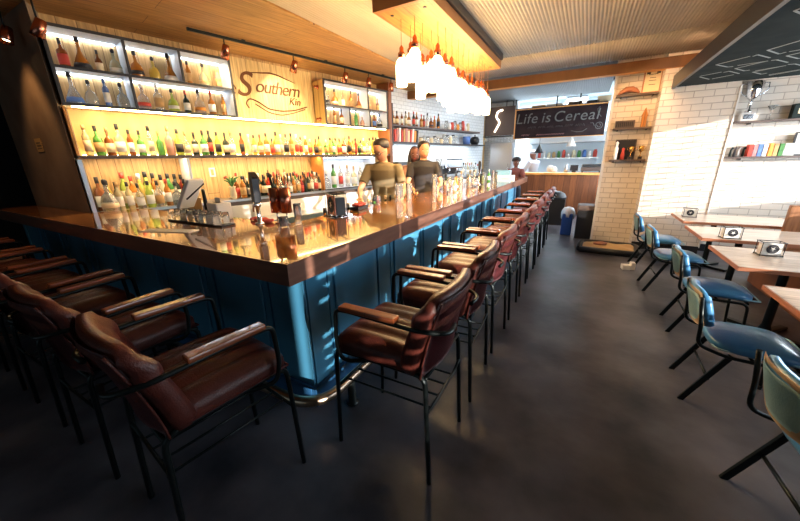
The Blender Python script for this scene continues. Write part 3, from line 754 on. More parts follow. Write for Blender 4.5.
# ------------------------------------------------------------------ kitchen at the back
kc = thing('kitchen_counter', 'vertical-board wooden counter front of the kitchen pass at the back', 'counter', (-.8, 10.35, 0))
part('front', B().box(-1.12, 1.38, 0, .12, 0, 1.08), 'kitchen_wood', kc)
part('top', B().box(-1.14, 1.385, -.06, .38, 1.081, 1.14, .005), 'beam_wood', kc)
part('side', B().box(-1.12, -1.05, .121, .38, 0, 1.08), 'kitchen_wood', kc)
cb = thing('chalk_board', 'long black chalkboard reading Life is Cereal above the kitchen pass', 'chalkboard', (-.81, 10.3, 2.09))
part('board', B().box(-1.09, 1.12, -.02, .02, 0, .74), 'chalk_board', cb)
ef = B(); ef.box(-1.12, -1.0905, -.03, .03, -.01, .77); ef.box(-1.09, 1.12, -.03, .03, .7405, .765); ef.box(-1.09, 1.12, -.024, .03, -.012, -.0005)
part('frame', ef, 'beam_wood', cb)
for wd, x in (('Life', -.80), ('is', -.30), ('Cereal', .42)): part('chalk_word', text_mesh(wd, .37, 'chalk_faint', .002, .15, 1.08), None, cb, loc=(x, -.024, .50), rot=(PI/2, 0, 0))
sw = B(); r_ = random.Random(2); x = -.75
while x < .65:      # illegible small handwriting
    w_ = r_.uniform(.10, .22); n_ = int(w_/.025)
    sw.tube([(x+w_*q/n_, -.024, .26+(.05 if q % 2 else -.015)*r_.uniform(.5, 1)) for q in range(n_+1)], .004, 4); x += w_+.06
part('chalk_scribble', sw, 'chalk_faint', cb)
sw = B(); sw.tube([(.35, -.024, .14), (.5, -.024, .10), (.62, -.024, .11), (.72, -.024, .17)], .006, 5)
sw.tube([(.78, -.024, .30), (.84, -.024, .30), (.88, -.024, .22)] + [(.98+.08*math.cos(a), -.024, .23+.08*math.sin(a)) for a in [PI+i*.5 for i in range(13)]] + [(.98+.04*math.cos(a), -.024, .23+.04*math.sin(a)) for a in [PI+i*.6 for i in range(9)]], .006, 5)
sw.tube([(.95, -.024, .68), (.9, -.024, .62), (.93, -.024, .52), (1.0, -.024, .44)], .006, 5)
part('chalk_flourish', sw, 'chalk_faint', cb)
sw = B(); sw.tube([(-.9+q*.03, -.024, .07+(.03 if q % 2 else 0)) for q in range(8)], .004, 4); sw.tube([(-.5+q*.03, -.024, .06+(.03 if q % 2 else 0)) for q in range(24)], .005, 5)
part('chalk_line', sw, 'chalk_pink', cb)
hs = thing('high_shelf', 'slim shelf above the chalkboard holding flat boxes', 'shelf', (-.8, 10.5, 2.875))
part('board', B().box(-1.2, 1.1, -.12, .3, 0, .02), 'shelf_brown', hs)
for x in (-1.15, -.1, .45): part('bracket', B().box(x, x+.03, -.14, -.121, -.01, .25), 'black_metal', hs)
part('bracket', B().tube([(-1.4, -.13, .02), (-1.4, -.13, .25), (-1.22, -.13, .23), (-1.22, -.13, .02)], .015, 6), 'black_metal', hs)
for i, (x, w, h, m_, cn) in enumerate([(-1.35, .35, .05, 'l_tan', 'tan'), (-.95, .4, .06, 'l_white', 'white'), (-.45, .34, .07, 'shelf_brown', 'dark brown'), (.0-.05, .3, .06, 'frame_dark', 'black'), (.2, .3, .14, 'l_cream', 'cream')]):
    solo('flat_box', B().box(-w/2, w/2, -.1, .1, 0, h, .004), m_, f'{cn} flat box lying on the shelf above the chalkboard', 'box', (x, 10.55, 2.896), 0, 'boxes above the chalkboard')
npn = thing('neon_panel', 'brown panel with white curved neon sign left of the chalkboard', 'sign', (-2.36, 10.3, 2.2))
part('panel', B().box(-.42, .42, 0, .04, 0, .78), 'shelf_brown', npn)
part('neon_tube', B().tube(smooth_path([(.08, -.03, .68), (-.06, -.03, .66), (-.10, -.03, .50), (.02, -.03, .36), (-.04, -.03, .24), (-.12, -.03, .10)], .07, 5), .018, 8), 'neon', npn)
struct('wall_back', B().box(-4.2, -1.95, 10.75, 10.85, 0, 3.42), 'tile_white')
gh = thing('glass_rack', 'rack of hanging stemmed glasses under the neon panel', 'rack', (-2.36, 10.2, 2.17))
part('rails', (lambda b: ([b.tube([(-.4, y, 0), (.42, y, 0)], .008, 6) for y in (-.12, .0, .12)], b)[-1])(B()), 'black_metal', gh)
wg = B(); wg.lathe([(.03, 0), (.004, -.006), (.004, -.07), (.03, -.1), (.034, -.14), (.026, -.17)], 10)
wgm = wg.mesh('stemmed_glass', 'glass')
for i in range(9):
    solo('stemmed_glass', wgm, None, f'{ordi(i+1)} hanging stemmed glass from left in rack under neon panel', 'glass', (-2.70+i*.088, 10.14, 2.19), 0, 'glasses hanging under the neon panel')
ks = thing('kitchen_shelf', 'white metal shelf on the kitchen back wall', 'shelf', (-.6, 12.95, 1.5))
part('board', B().box(-.95, .95, -.2, .2, 0, .03), 'white_plastic', ks)
for s in (-.9, .9): part('bracket', B().box(s-.01, s+.01, -.2, .2, -.12, -.001), 'steel', ks)
rr = random.Random(9)
for i in range(12):
    x = -1.48+i*.155; cn, m_ = rr.choice([('green', 'green_leaf'), ('white', 'white_plastic'), ('tan', 'l_tan'), ('red', 'l_red'), ('cream', 'l_cream'), ('blue', 'l_blue')])
    h = rr.uniform(.12, .26); r_ = rr.uniform(.045, .065)
    solo('kitchen_jar', B().lathe([(r_, 0), (r_, h*.75), (r_*.7, h*.85), (r_*.72, h)], 10), m_, f'{cn} jar on the kitchen shelf, {ordi(i+1)} from left', 'jar', (x, 12.9, 1.53), 0, 'jars on the kitchen shelf')
def cone_lamp(loc, m_, lab, L):
    t = thing('hanging_lamp', lab, 'lamp', loc)
    part('shade', B().lathe([(.13, 0), (.03, .2), (.02, .24), (.0, .24)], 16), m_, t)
    part('cord', B().tube([(0, 0, .24), (0, 0, L)], .006, 5), 'black_metal', t)
cone_lamp((-1.24, 10.6, 1.68), 'black_plastic', 'black cone lamp hanging beside the person in white', 1.18)
cone_lamp((-.42, 10.55, 1.84), 'white_plastic', 'white cone lamp hanging under the chalkboard', 1.02)
for i, (x, r_) in enumerate([(-.88, .1), (-.78, .085)]):
    pl_ = B(); pl_.lathe([(0, 0), (r_, .004), (r_, .012), (0, .014)], 18, axis=Matrix.Rotation(math.radians(80), 4, 'X'))
    solo('plate', pl_, 'white_plastic', ['white plate propped upright at left of the kitchen counter', 'smaller white plate propped right beside it'][i], 'plate', (x, 10.6-.07*i, 1.145+r_), 0)
jg = thing('steel_jug', 'tall steel jug on the kitchen counter', 'jug', (-.47, 10.6, 1.141))
part('body', B().lathe([(.05, 0), (.055, .1), (.04, .2), (.045, .24), (0, .235)], 14), 'steel', jg)
part('handle', B().tube([(.055, 0, .06), (.1, 0, .08), (.1, 0, .18), (.045, 0, .2)], .007, 6), 'steel', jg)
tv = thing('order_screen', 'small black order screen on the kitchen counter', 'screen', (-.27, 10.6, 1.141))
part('screen', B().obox((0, 0, .12), (.2, .02, .16), (-.2, 0, 0), .004), 'screen', tv)
part('stand', B().box(-.05, .05, -.04, .05, 0, .05), 'black_plastic', tv)
pr = thing('food_warmer', 'dark low food warmer at right end of kitchen counter', 'warmer', (.16, 10.65, 1.141))
part('body', B().box(-.26, .24, -.12, .12, .03, .14, .01), 'shelf_brown', pr); part('lid', B().box(-.24, .22, -.13, .13, .15, .22, .01), 'black_plastic', pr)
for s in (-.22, .2): part('foot', B().box(s-.02, s+.02, -.1, .1, 0, .029), 'black_plastic', pr)
hd = thing('extractor_hood', 'pale steel extractor hood against the kitchen back wall', 'hood', (-.5, 12.9, 2.0))
part('canopy', B().box(-1.3, .95, -.5, .28, 0, .3, .01), 'steel', hd); part('duct', B().box(-.3, .3, -.2, .25, .301, 1.4), 'steel', hd)
fd = thing('steel_fridge', 'grey steel upright cabinet left of the kitchen pass', 'cabinet', (-2.27, 10.5, 0))
part('body', B().box(-.33, .31, -.1, .2, 0, 2.0, .01), 'steel', fd); part('handle', B().tube([(.22, -.13, .9), (.22, -.13, 1.4)], .01, 6), 'chrome', fd)
# ------------------------------------------------------------------ bottles
CACHE = {}
PROF = {   # (radius, height) fractions of total height 1, neck starts ~.6
 'round':   [(.0, 0), (.13, .0), (.14, .02), (.14, .50), (.125, .58), (.05, .68), (.042, .72), (.042, .88)],
 'wine':    [(.0, 0), (.12, .0), (.125, .02), (.125, .55), (.10, .64), (.05, .72), (.045, .90)],
 'square':  [(.0, 0), (.15, .0), (.155, .02), (.155, .55), (.13, .62), (.055, .67), (.05, .86)],
 'squat':   [(.0, 0), (.19, .0), (.215, .05), (.22, .30), (.17, .48), (.07, .58), (.055, .62), (.055, .82)],
 'cone':    [(.0, 0), (.24, .0), (.26, .04), (.18, .30), (.09, .50), (.055, .60), (.05, .86)],
 'slim':    [(.0, 0), (.10, .0), (.105, .02), (.105, .62), (.06, .72), (.042, .76), (.042, .90)],
}
TOPZ = {'round': .88, 'wine': .90, 'square': .86, 'squat': .82, 'cone': .86, 'slim': .90}
def bmesh_for(kind, key, fn):
    k = (kind, key)
    if k not in CACHE: CACHE[k] = fn()
    return CACHE[k]
def bottle(p, rz, kind, col, lab, h, label, cap='black', group=None, parts=True, big=False):
    seg = 4 if kind == 'square' else 12
    def body():
        b = B().mat('b_' + col)
        b.lathe(PROF[kind], 16 if kind != 'square' else 16, sx=1, sy=.75 if kind == 'square' else 1)
        return b.mesh('bottle_glass_' + kind)
    def capf():
        z = TOPZ[kind]; b = B().mat('l_' + cap)
        if kind in ('squat', 'cone'): b.lathe([(.04, z), (.065, z+.03), (.07, z+.10), (.05, z+.17), (0, z+.18)], 12)
        else: b.lathe([(.048, z-.06), (.05, z-.06), (.05, 1), (0, 1)], 12)
        return b.mesh('cap_' + kind)
    def labf():
        pr = dict(round=(.1425, .12, .44), wine=(.1275, .14, .48), square=(.158, .12, .48), squat=(.2235, .12, .26), cone=(.2, .08, .20), slim=(.107, .15, .50))[kind]
        b = B().mat('l_' + lab); r, z0, z1 = pr
        if kind == 'cone': b.lathe([(.262, .05), (.212, .22)], 16)
        else: b.lathe([(r, z0), (r, z1)], 16, sx=1, sy=.75 if kind == 'square' else 1)
        return b.mesh('label_' + kind)
    bm_ = bmesh_for(kind, ('body', col), body)
    t = link('bottle', bm_, None, p, rz, label); t.scale = (h, h, h); t['category'] = 'bottle'
    if group: t['group'] = group
    link('cap', bmesh_for(kind, ('cap', cap), capf), t)
    if lab != 'none': link('paper_label', bmesh_for(kind, ('label', lab), labf), t)
    return t
CN = dict(amber='amber', dark_amber='dark amber', clear='clear', pale='pale gold', green='green', lime='lime green', yellow='yellow', red='red', dark='black', pink='pinkish', blue='blue')
KN = dict(round='round', wine='wine-shaped', square='square', squat='squat', cone='cone-shaped', slim='slim')
def row(specs, s0, s1, z, where, group, t=-.12, jitter=.0):
    n = len(specs)
    for i, sp in enumerate(specs):
        kind, col, lab, cap, h = sp
        s = s0 + (s1-s0)*(i+.5)/n
        label = f'{CN[col]} {KN[kind]} bottle, {ordi(i+1)} from left {where}'
        bottle(W(s, t + random.uniform(-jitter, jitter), z), THW + random.uniform(-.5, .5), kind, col, lab, h, label, cap, group)
def rspecs(n, cols, seed, hs=(.27, .33), kinds=('round', 'wine', 'square', 'slim', 'round', 'slim')):
    r = random.Random(seed); out = []
    for i in range(n):
        k = r.choice(kinds); c = r.choice(cols)
        out.append((k, c, r.choice(['white', 'cream', 'tan', 'white', 'none', 'black', 'red', 'cream']), r.choice(['black', 'black', 'red', 'tan', 'black', 'white']), r.uniform(*hs) * (.85 if k in ('squat', 'square') else 1)))
    return out
# display boxes ----------------------------------------------------
def display(s0, s1, z0, z1, zm, top_div, low_div, lab):
    o = thing('display_shelf', lab, 'shelf', W(s0, 0, z0), THW)
    L = s1-s0; H = z1-z0; D = .28; e = .012
    fr = B(); fr.box(0, L, 0, D, 0, .014); fr.box(0, L, 0, D, H-.014, H); fr.box(0, .014, 0, D, .0145, H-.0145); fr.box(L-.014, L, 0, D, .0145, H-.0145)
    fr.box(.0145, L-.0145, 0, D, zm-z0-.008, zm-z0+.006)
    for d_ in top_div: fr.box(d_-s0-.007, d_-s0+.007, 0, D, zm-z0+.0065, H-.0145)
    for d_ in low_div: fr.box(d_-s0-.007, d_-s0+.007, 0, D, .0145, zm-z0-.0085)
    part('cabinet', fr, 'cell_white', o, 'pale inner boards')
    ed = B(); q = .013
    ed.box(-q, L+q, -.012, -.0005, -q, q); ed.box(-q, L+q, -.012, -.0005, H-q, H+q); ed.box(-q, q, -.012, -.0005, q, H-q); ed.box(L-q, L+q, -.012, -.0005, q, H-q)
    ed.box(q, L-q, -.012, -.0005, zm-z0-q, zm-z0+q*.8)
    for d_ in top_div: ed.box(d_-s0-q, d_-s0+q, -.012, -.0005, zm-z0+q, H-q)
    for d_ in low_div: ed.box(d_-s0-q, d_-s0+q, -.012, -.0005, q, zm-z0-q)
    part('edge_frame', ed, 'frame_dark', o, 'dark front edging')
    part('back_board', B().box(0, L, D+.0005, D+.012, 0, H), 'wall_boards', o)
    part('outer_side', B().box(-.012, -.0005, 0, D, 0, H), 'frame_dark' if s0 < 1 else 'yellow_wood', o)
    ld = B()
    for d0, d1, zz in [(a, b_, H-.0145) for a, b_ in zip([s0]+top_div, top_div+[s1])] + [(a, b_, zm-z0-.0085) for a, b_ in zip([s0]+low_div, low_div+[s1])]:
        ld.box(d0-s0+.03, d1-s0-.03, D-.03, D-.015, zz-.01, zz-.0005)
    part('led_strip', ld, 'led_cool', o)
    return o
display(.0, 1.63, 2.175, 2.84, 2.50, [.58, 1.08], [.57], 'dark edged display shelf of lit boxes left of the wooden sign')
display(3.07, 4.53, 2.175, 2.83, 2.47, [4.03], [3.58, 4.06], 'dark edged display shelf of lit boxes right of the wooden sign')
G = 'bottles in the lit display boxes'
row([('square', 'dark_amber', 'red', 'black', .26), ('cone', 'amber', 'black', 'black', .29), ('round', 'dark_amber', 'cream', 'black', .21), ('squat', 'pale', 'white', 'black', .25)], .04, .56, 2.508, 'in the upper box farthest left', G)
row([('squat', 'amber', 'black', 'black', .27), ('squat', 'yellow', 'none', 'black', .24), ('cone', 'amber', 'white', 'black', .29)], .60, 1.07, 2.508, 'in the upper left middle box', G)
row([('slim', 'amber', 'tan', 'black', .26), ('squat', 'pale', 'tan', 'black', .27), ('square', 'pink', 'tan', 'tan', .24)], 1.10, 1.6, 2.508, 'in the upper box beside the sign', G)
row([('cone', 'clear', 'blue', 'black', .28), ('squat', 'clear', 'none', 'black', .24), ('slim', 'blue', 'white', 'blue', .27), ('squat', 'clear', 'none', 'black', .25)], .04, .55, 2.192, 'in the lower box farthest left', G)
row([('squat', 'clear', 'red', 'white', .27), ('square', 'clear', 'tan', 'white', .28), ('squat', 'lime', 'white', 'black', .25), ('round', 'dark', 'white', 'red', .25), ('squat', 'clear', 'orange', 'black', .28), ('round', 'amber', 'white', 'red', .28), ('slim', 'amber', 'tan', 'white', .27)], .60, 1.6, 2.192, 'in the wide lower box beside the sign', G)
row([('squat', 'clear', 'black', 'black', .28), ('squat', 'amber', 'cream', 'black', .27), ('square', 'pale', 'white', 'tan', .25), ('round', 'amber', 'tan', 'black', .28), ('cone', 'dark_amber', 'tan', 'black', .26)], 3.1, 4.0, 2.478, 'in the upper box right of sign', G)
row([('square', 'pink', 'tan', 'tan', .24), ('square', 'pink', 'tan', 'tan', .23)], 4.06, 4.5, 2.478, 'in the small upper box at far right', G)
row([('slim', 'pale', 'tan', 'tan', .25), ('slim', 'amber', 'tan', 'black', .28), ('round', 'dark_amber', 'cream', 'black', .26)], 3.1, 3.57, 2.192, 'in the lower box right of sign', G)
row([('slim', 'pale', 'tan', 'black', .25), ('wine', 'green', 'none', 'black', .28), ('squat', 'pink', 'none', 'white', .2)], 3.6, 4.05, 2.192, 'in the lower middle box right of sign', G)
row([('round', 'clear', 'none', 'blue', .25), ('round', 'dark_amber', 'blue', 'black', .26), ('squat', 'clear', 'black', 'blue', .26)], 4.08, 4.5, 2.192, 'in the lower box at far right', G)
# long shelf --------------------------------------------------------
ls = thing('bottle_shelf', 'long warmly lit bottle shelf running under the sign and display boxes', 'shelf', W(0, 0, 1.70), THW)
part('board', B().box(-.02, 4.56, -.015, .298, -.03, 0, .003), 'shelf_brown', ls)
part('side_board', B().box(-.02, .0, 0, .29, .001, .455), 'orange_wood', ls, 'orange wooden side board')
part('under_strip', B().box(.05, 4.5, .255, .28, .001, .012), 'led_warm', ls)
part('back_board', B().box(.001, 4.56, .2985, .2995, .001, .46), 'yellow_wood', ls)
ts = B(); ts.box(.05, 4.5, .02, .04, .452, .4655)
part('top_strip', ts, 'led_warm', ls)
GS = 'bottles on the long warm shelf'
row(rspecs(17, ['clear', 'clear', 'dark_amber', 'green', 'lime', 'clear', 'dark', 'pink', 'pale'], 11), .05, 1.62, 1.702, 'under the left display boxes', GS, -.15, .03)
row(rspecs(16, ['amber', 'amber', 'dark_amber', 'pale', 'clear', 'amber', 'yellow'], 12), 1.66, 3.05, 1.702, 'under the wooden sign', GS, -.15, .03)
row(rspecs(19, ['pale', 'amber', 'red', 'lime', 'green', 'dark_amber', 'clear', 'yellow'], 13), 3.1, 4.5, 1.702, 'under the right display boxes', GS, -.15, .03)
# wooden sign ------------------------------------------------------------
sg = thing('wooden_sign', 'pale boarded wooden sign with flowing brown lettering between the display boxes', 'sign', W(2.34, -.27, 2.18), THW)
part('board', B().box(-.69, .70, 0, .03, .0, .78), 'sign_wood', sg)
part('lettering', text_mesh('S', .46, 'sign_ink', .006, .3), None, sg, None, (-.45, -.008, .45), (PI/2, 0, 0))
part('lettering', text_mesh('outhern', .25, 'sign_ink', .006, .3, .88), None, sg, None, (.08, -.008, .46), (PI/2, 0, 0))
part('lettering', text_mesh('Kin', .15, 'sign_ink', .006, .3, 1.0), None, sg, None, (.34, -.008, .31), (PI/2, 0, 0))
bl_ = B()
bl_.tube([(-.33, -.006, .62), (-.02, -.006, .66), (.10, -.006, .65), (.38, -.006, .58)], [.005, .011, .011, .004], 6)
bl_.tube(smooth_path([(-.40, -.006, .16), (-.44, -.006, .22), (-.38, -.006, .29), (-.26, -.006, .26), (-.10, -.006, .17), (.12, -.006, .16), (.34, -.006, .19), (.56, -.006, .26)], .06), .009, 6)
bl_.tube(smooth_path([(-.30, -.006, .22), (-.10, -.006, .12), (.10, -.006, .10), (.32, -.006, .15), (.52, -.006, .22)], .06), .007, 6)
bl_.tube([(-.60+.05*math.cos(a), -.006, .38+.06*math.sin(a)) for a in [i*.5 for i in range(12)]], .009, 6)
part('flourish', bl_, 'sign_ink', sg)
yb = B(); 
for z in (.08, .56): yb.lathe([(.03, 0), (.034, .01), (.02, .014), (.02, .07), (0, .075)], 12, (0, 0, 0), axis=Matrix.Translation((-.0135, .14, z)) @ Matrix.Rotation(-PI/2, 4, 'Y'))
o = [q for q in COL.objects if q.name.startswith('display_shelf')][1]
part('round_knob', yb, 'copper', o, 'copper round knobs on the yellow side')
# lower display: back bar --------------------------------------------------
bb = thing('back_counter', 'back bar counter under the bottle shelf, behind the bar', 'counter', W(0, 0, 0), THW)
part('cabinet', B().box(.0, 8.6, -.04, .295, 0, 1.09), 'shelf_brown', bb)
part('top', B().box(.0, 8.6, -.06, .295, 1.091, 1.12), 'steel', bb)
part('side_post', B().box(-.035, .0, -.02, .29, 0, 1.66), 'steel', bb, 'grey metal upright at the left end')
part('divider', B().box(.93, .96, -.02, .29, 1.121, 1.665), 'cell_white', bb, 'pale blue divider board')
part('front_panel', B().box(1.0, 8.6, -.075, -.061, .3, 1.04), 'white_plastic', bb, 'white lower front')
ub = thing('steel_workstation', 'steel ice well and work surface behind the bar', 'counter', W(1.6, .34, 0), THW)
part('body', B().box(0, 2.0, -.2, .2, .1, .86, .01), 'steel', ub)
part('splash', B().box(0, 2.0, .201, .215, .1, 1.0), 'white_plastic', ub)
GB = 'bottles on the back counter'
r1 = [('round', 'dark_amber', 'white', 'black', .36), ('slim', 'yellow', 'black', 'black', .32), ('wine', 'dark', 'tan', 'black', .30), ('slim', 'lime', 'cream', 'red', .40), ('wine', 'amber', 'cream', 'red', .36), ('slim', 'yellow', 'none', 'white', .38), ('wine', 'lime', 'white', 'black', .40), ('slim', 'amber', 'tan', 'black', .38), ('round', 'pale', 'white', 'black', .36), ('wine', 'green', 'tan', 'black', .37), ('wine', 'dark', 'white', 'black', .36), ('slim', 'red', 'white', 'black', .35)]
row(r1, .05, .92, 1.122, 'at the left end of the back counter', GB, -.18, .02)
r2 = [('squat', 'clear', 'cream', 'black', .34), ('slim', 'pale', 'white', 'tan', .3), ('slim', 'pale', 'white', 'black', .3), ('round', 'clear', 'white', 'black', .28), ('wine', 'lime', 'white', 'black', .30), ('round', 'clear', 'tan', 'black', .3), ('slim', 'amber', 'white', 'red', .31), ('squat', 'clear', 'none', 'black', .28), ('round', 'yellow', 'white', 'black', .3)]
row(r2, .08, .9, 1.122, 'front row at counter left end', GB, -.03, .01)
row(rspecs(26, ['dark', 'dark_amber', 'red', 'dark', 'clear', 'green', 'dark_amber', 'amber', 'dark', 'pale'], 21, (.26, .34), ('wine', 'slim', 'round')), 1.5, 2.86, 1.122, 'in the crowd under the sign', GB, -.10, .05)
row(rspecs(14, ['dark', 'red', 'amber', 'dark', 'clear'], 22, (.24, .31), ('wine', 'slim', 'round')), 1.9, 2.84, 1.122, 'in the front line under the sign', GB, .01, .01)
wc = thing('bottle_cabinet', 'reddish wooden cabinet with bright white interior of small bottles', 'cabinet', W(2.9, .05, 1.121), THW)
part('side_board', B().box(-.02, 0, 0, .33, 0, .545), 'orange_wood', wc)
part('case', (lambda b: (b.box(.0005, 1.2, 0, .33, 0, .015), b.box(.0005, 1.2, 0, .33, .53, .545), b.box(1.185, 1.2, 0, .33, .0155, .5295), b.box(.0005, 1.184, .315, .33, .0155, .5295), b)[-1])(B()), 'cell_white', wc)
part('edge', (lambda b: (b.box(-.02, 1.2, -.012, -.0005, -.0, .018), b.box(-.02, 1.2, -.012, -.0005, .528, .545), b)[-1])(B()), 'frame_dark', wc)
part('led_strip', B().box(.05, 1.15, .02, .05, .515, .5295), 'led_cool', wc)
row([('squat', 'clear', 'none', 'white', .30), ('slim', 'green', 'white', 'black', .40), ('slim', 'clear', 'red', 'white', .38), ('slim', 'clear', 'white', 'tan', .38), ('round', 'pale', 'white', 'tan', .36), ('slim', 'clear', 'white', 'white', .38), ('round', 'clear', 'cream', 'black', .36)], 2.95, 4.05, 1.138, 'inside the white wooden cabinet', 'bottles in the white cabinet', -.08)
so = thing('wall_socket', 'white wall socket on the boards left of the bottle crowd', 'socket', W(1.30, -.298, 1.42), THW)
part('plate', B().box(-.04, .04, -.008, 0, 0, .12, .002), 'white_plastic', so); part('outlet', B().box(-.018, .018, -.010, -.0085, .02, .10), 'l_tan', so)
pt = thing('potted_plant', 'small plant with red flowers in a cream vase on the back counter', 'plant', W(1.42, -.02, 1.121), THW)
part('pot', B().lathe([(.035, 0), (.045, .06), (.035, .14), (.045, .17)], 12), 'l_cream', pt)
lv = B(); r_ = random.Random(4)
for i in range(14):
    a = r_.uniform(0, 6.28); l = r_.uniform(.08, .16)
    lv.tube([(0, 0, .16), (l*.4*math.cos(a), l*.4*math.sin(a), .16+l*.8), (l*math.cos(a), l*math.sin(a), .16+l)], [.004, .012, .002], 5)
part('leaves', lv, 'green_leaf', pt)
fl = B()
for i in range(5):
    a = r_.uniform(0, 6.28); fl.lathe([(0, -.02), (.02, 0), (0, .02)], 8, (.07*math.cos(a), .07*math.sin(a), .31+r_.uniform(-.03, .03)))
part('flowers', fl, 'l_red', pt)

# ------------------------------------------------------------------ wall beyond the post
struct('trim_4', B().box(4.56, 4.64, -.02, .298, 0, 2.99), 'bench_wood', AW, THW)
ws = thing('bar_shelf', 'upper brown shelf of bottles on the white wall beyond the post', 'shelf', W(4.7, 0, 2.27), THW)
part('board', B().box(.0, 3.6, 0, .255, -.035, 0), 'shelf_brown', ws); part('end_board', B().box(-.03, .0, .0, .255, -.4, .38), 'black_plastic', ws)
ws2 = thing('bar_shelf', 'lower dark shelf with books and jars on the white wall beyond the post', 'shelf', W(4.66, 0, 1.94), THW)
part('board', B().box(.0, 3.95, 0, .255, -.035, 0), 'frame_dark', ws2)
row(rspecs(13, ['amber', 'dark_amber', 'dark', 'amber', 'pale', 'clear', 'dark_amber'], 31, (.25, .33), ('round', 'slim', 'squat', 'wine')), 4.74, 6.45, 2.272, 'on the upper shelf beyond the post', 'bottles on the upper shelf beyond the post', -.1, .02)
for i in range(9):
    s = 6.75 + i*.13; cn, m_ = [('clear', 'glass'), ('white', 'white_plastic'), ('red', 'l_red'), ('clear', 'glass'), ('orange', 'l_orange'), ('clear', 'glass'), ('red', 'l_red'), ('white', 'white_plastic'), ('cream', 'l_cream')][i]
    h = [.2, .16, .18, .22, .15, .2, .24, .13, .2][i]
    solo('glass_vase', B().lathe([(.0, 0), (.045, 0), (.05, h*.6), (.035, h), (.031, h), (.045, h*.6), (.04, .006), (0, .006)], 12), m_, f'{cn} tall glass, {ordi(i+1)} from left on shelf above the jars', 'glass', W(s, -.1, 2.271), 0, 'glasses on the upper shelf')
for i in range(11):
    s = 4.78 + i*.072; cn, m_ = [('red', 'l_red'), ('pink', 'chalk_pink'), ('white', 'l_white'), ('red', 'l_red'), ('tan', 'l_tan'), ('pink', 'chalk_pink'), ('cream', 'l_cream'), ('red', 'l_red'), ('white', 'l_white'), ('orange', 'l_orange'), ('dark', 'ink')][i]
    t = thing('book', f'{cn} book, {ordi(i+1)} from left on the lower shelf beyond the post', 'book', W(s, -.1, 1.941), THW, 'books on the lower shelf beyond the post')
    h = .23+.02*((i*7) % 3)
    part('cover', B().obox((0, 0, h/2+.004), (.05, .16, h), (0, .10 if i > 6 else .03, 0), .002), m_, t)
for i in range(12):
    s = 5.72 + i*.135; h = .12 + .04*((i*5) % 3)/2 + (.06 if i > 6 else 0)
    t = thing('glass_jar', f'{ordi(i+1)} glass jar from left on the lower shelf beyond the books', 'jar', W(s, -.1, 1.941), 0, 'jars on the lower shelf beyond the books')
    part('jar', B().lathe([(0, 0), (.045, 0), (.048, .01), (.048, h*.8), (.035, h*.9)], 12), 'b_clear' if i % 3 else 'l_cream', t)
    part('lid', B().lathe([(.04, h*.9), (.042, h), (0, h)], 12), 'l_white' if i % 2 else 'frame_dark', t)
solo('storage_tub', B().lathe([(0, 0), (.09, 0), (.1, .2), (0, .2)], 14), 'l_blue', 'blue tub near the far end of the lower shelf beyond the post', 'tub', W(7.75, -.1, 1.941))
cpot = thing('cooking_pot', 'black rounded pot at the far end of the lower shelf', 'pot', W(8.2, -.1, 1.941))
part('body', B().lathe([(.08, 0), (.13, .06), (.13, .14), (.09, .2), (0, .22)], 14), 'black_plastic', cpot); part('knob', B().lathe([(.015, .22), (.02, .25), (0, .26)], 8), 'black_plastic', cpot)
em = thing('espresso_machine', 'chrome espresso machine on the back counter behind the man in black', 'coffee machine', W(6.9, .02, 1.121), THW)
part('body', B().box(-.4, .4, -.06, .22, .22, .46, .03), 'chrome', em); part('base', B().box(-.4, .4, -.08, .24, 0, .08, .02), 'steel', em)
part('back', B().box(-.38, .38, .06, .22, .081, .219), 'frame_dark', em)
for s in (-.2, .15):
    part('group_head', B().lathe([(.04, .13), (.04, .22)], 12, (s, -.02, 0)), 'chrome', em); part('handle', B().tube([(s, -.06, .15), (s, -.16, .13)], .014, 8), 'black_plastic', em)
for i in range(7): solo('cup', B().lathe([(.02, 0), (.035, .05), (.032, .05), (.018, .006)], 12), 'white_plastic', f'{ordi(i+1)} white cup from left on top of the espresso machine', 'cup', W(6.6+i*.095, -.06, 1.5825), 0, 'cups on the espresso machine')
gm = thing('coffee_grinder', 'black coffee grinder with clear hopper left of the espresso machine', 'grinder', W(6.3, .0, 1.121), THW)
part('body', B().box(-.07, .07, -.08, .1, 0, .3, .02), 'black_plastic', gm); part('hopper', B().lathe([(.04, .301), (.08, .46), (.0, .47)], 12), 'b_clear', gm)
dk = thing('till_cabinet', 'dark till cabinet on back counter beside woman with long hair', 'cabinet', W(5.0, .0, 1.121), THW)
part('case', B().box(-.2, .2, -.02, .2, 0, .42, .01), 'black_plastic', dk); part('door', B().box(-.17, .17, -.03, -.0205, .03, .38), 'screen', dk)
row(rspecs(9, ['clear', 'pale', 'clear', 'blue'], 41, (.28, .36), ('round', 'slim')), 7.5, 8.5, 1.122, 'at far end of the back counter', 'bottles at the far end of the back counter', -.05)

# ------------------------------------------------------------------ spot track
tk = thing('light_track', 'black ceiling track carrying copper spotlights over the bottle shelves', 'light track', W(1.1, .33, 2.955), THW)
part('track', B().box(0, 3.4, -.012, .012, 0, .03), 'black_metal', tk)
for x in (.6, 1.8, 3.0): part('clip', B().box(x-.02, x+.02, -.014, .014, .0305, .043), 'black_metal', tk)
def spotlamp(loc, rz, tilt, lab, up=0.):
    t = thing('spotlight', lab, 'spotlight', loc, rz, 'copper spotlights')
    part('stem', B().tube([(0, 0, up), (0, 0, -.09)], .008, 6), 'black_metal', t)
    hd = part('lamp_head', B().lathe([(.0, .07), (.035, .065), (.042, .0), (.048, -.075), (.044, -.075), (.03, -.03), (0, -.03)], 14), 'copper', t, None, (0, 0, -.12), (tilt, 0, 0))
    part('bulb', B().lathe([(0, -.031), (.028, -.032), (.026, -.05), (0, -.056)], 12), 'led_warm', hd)
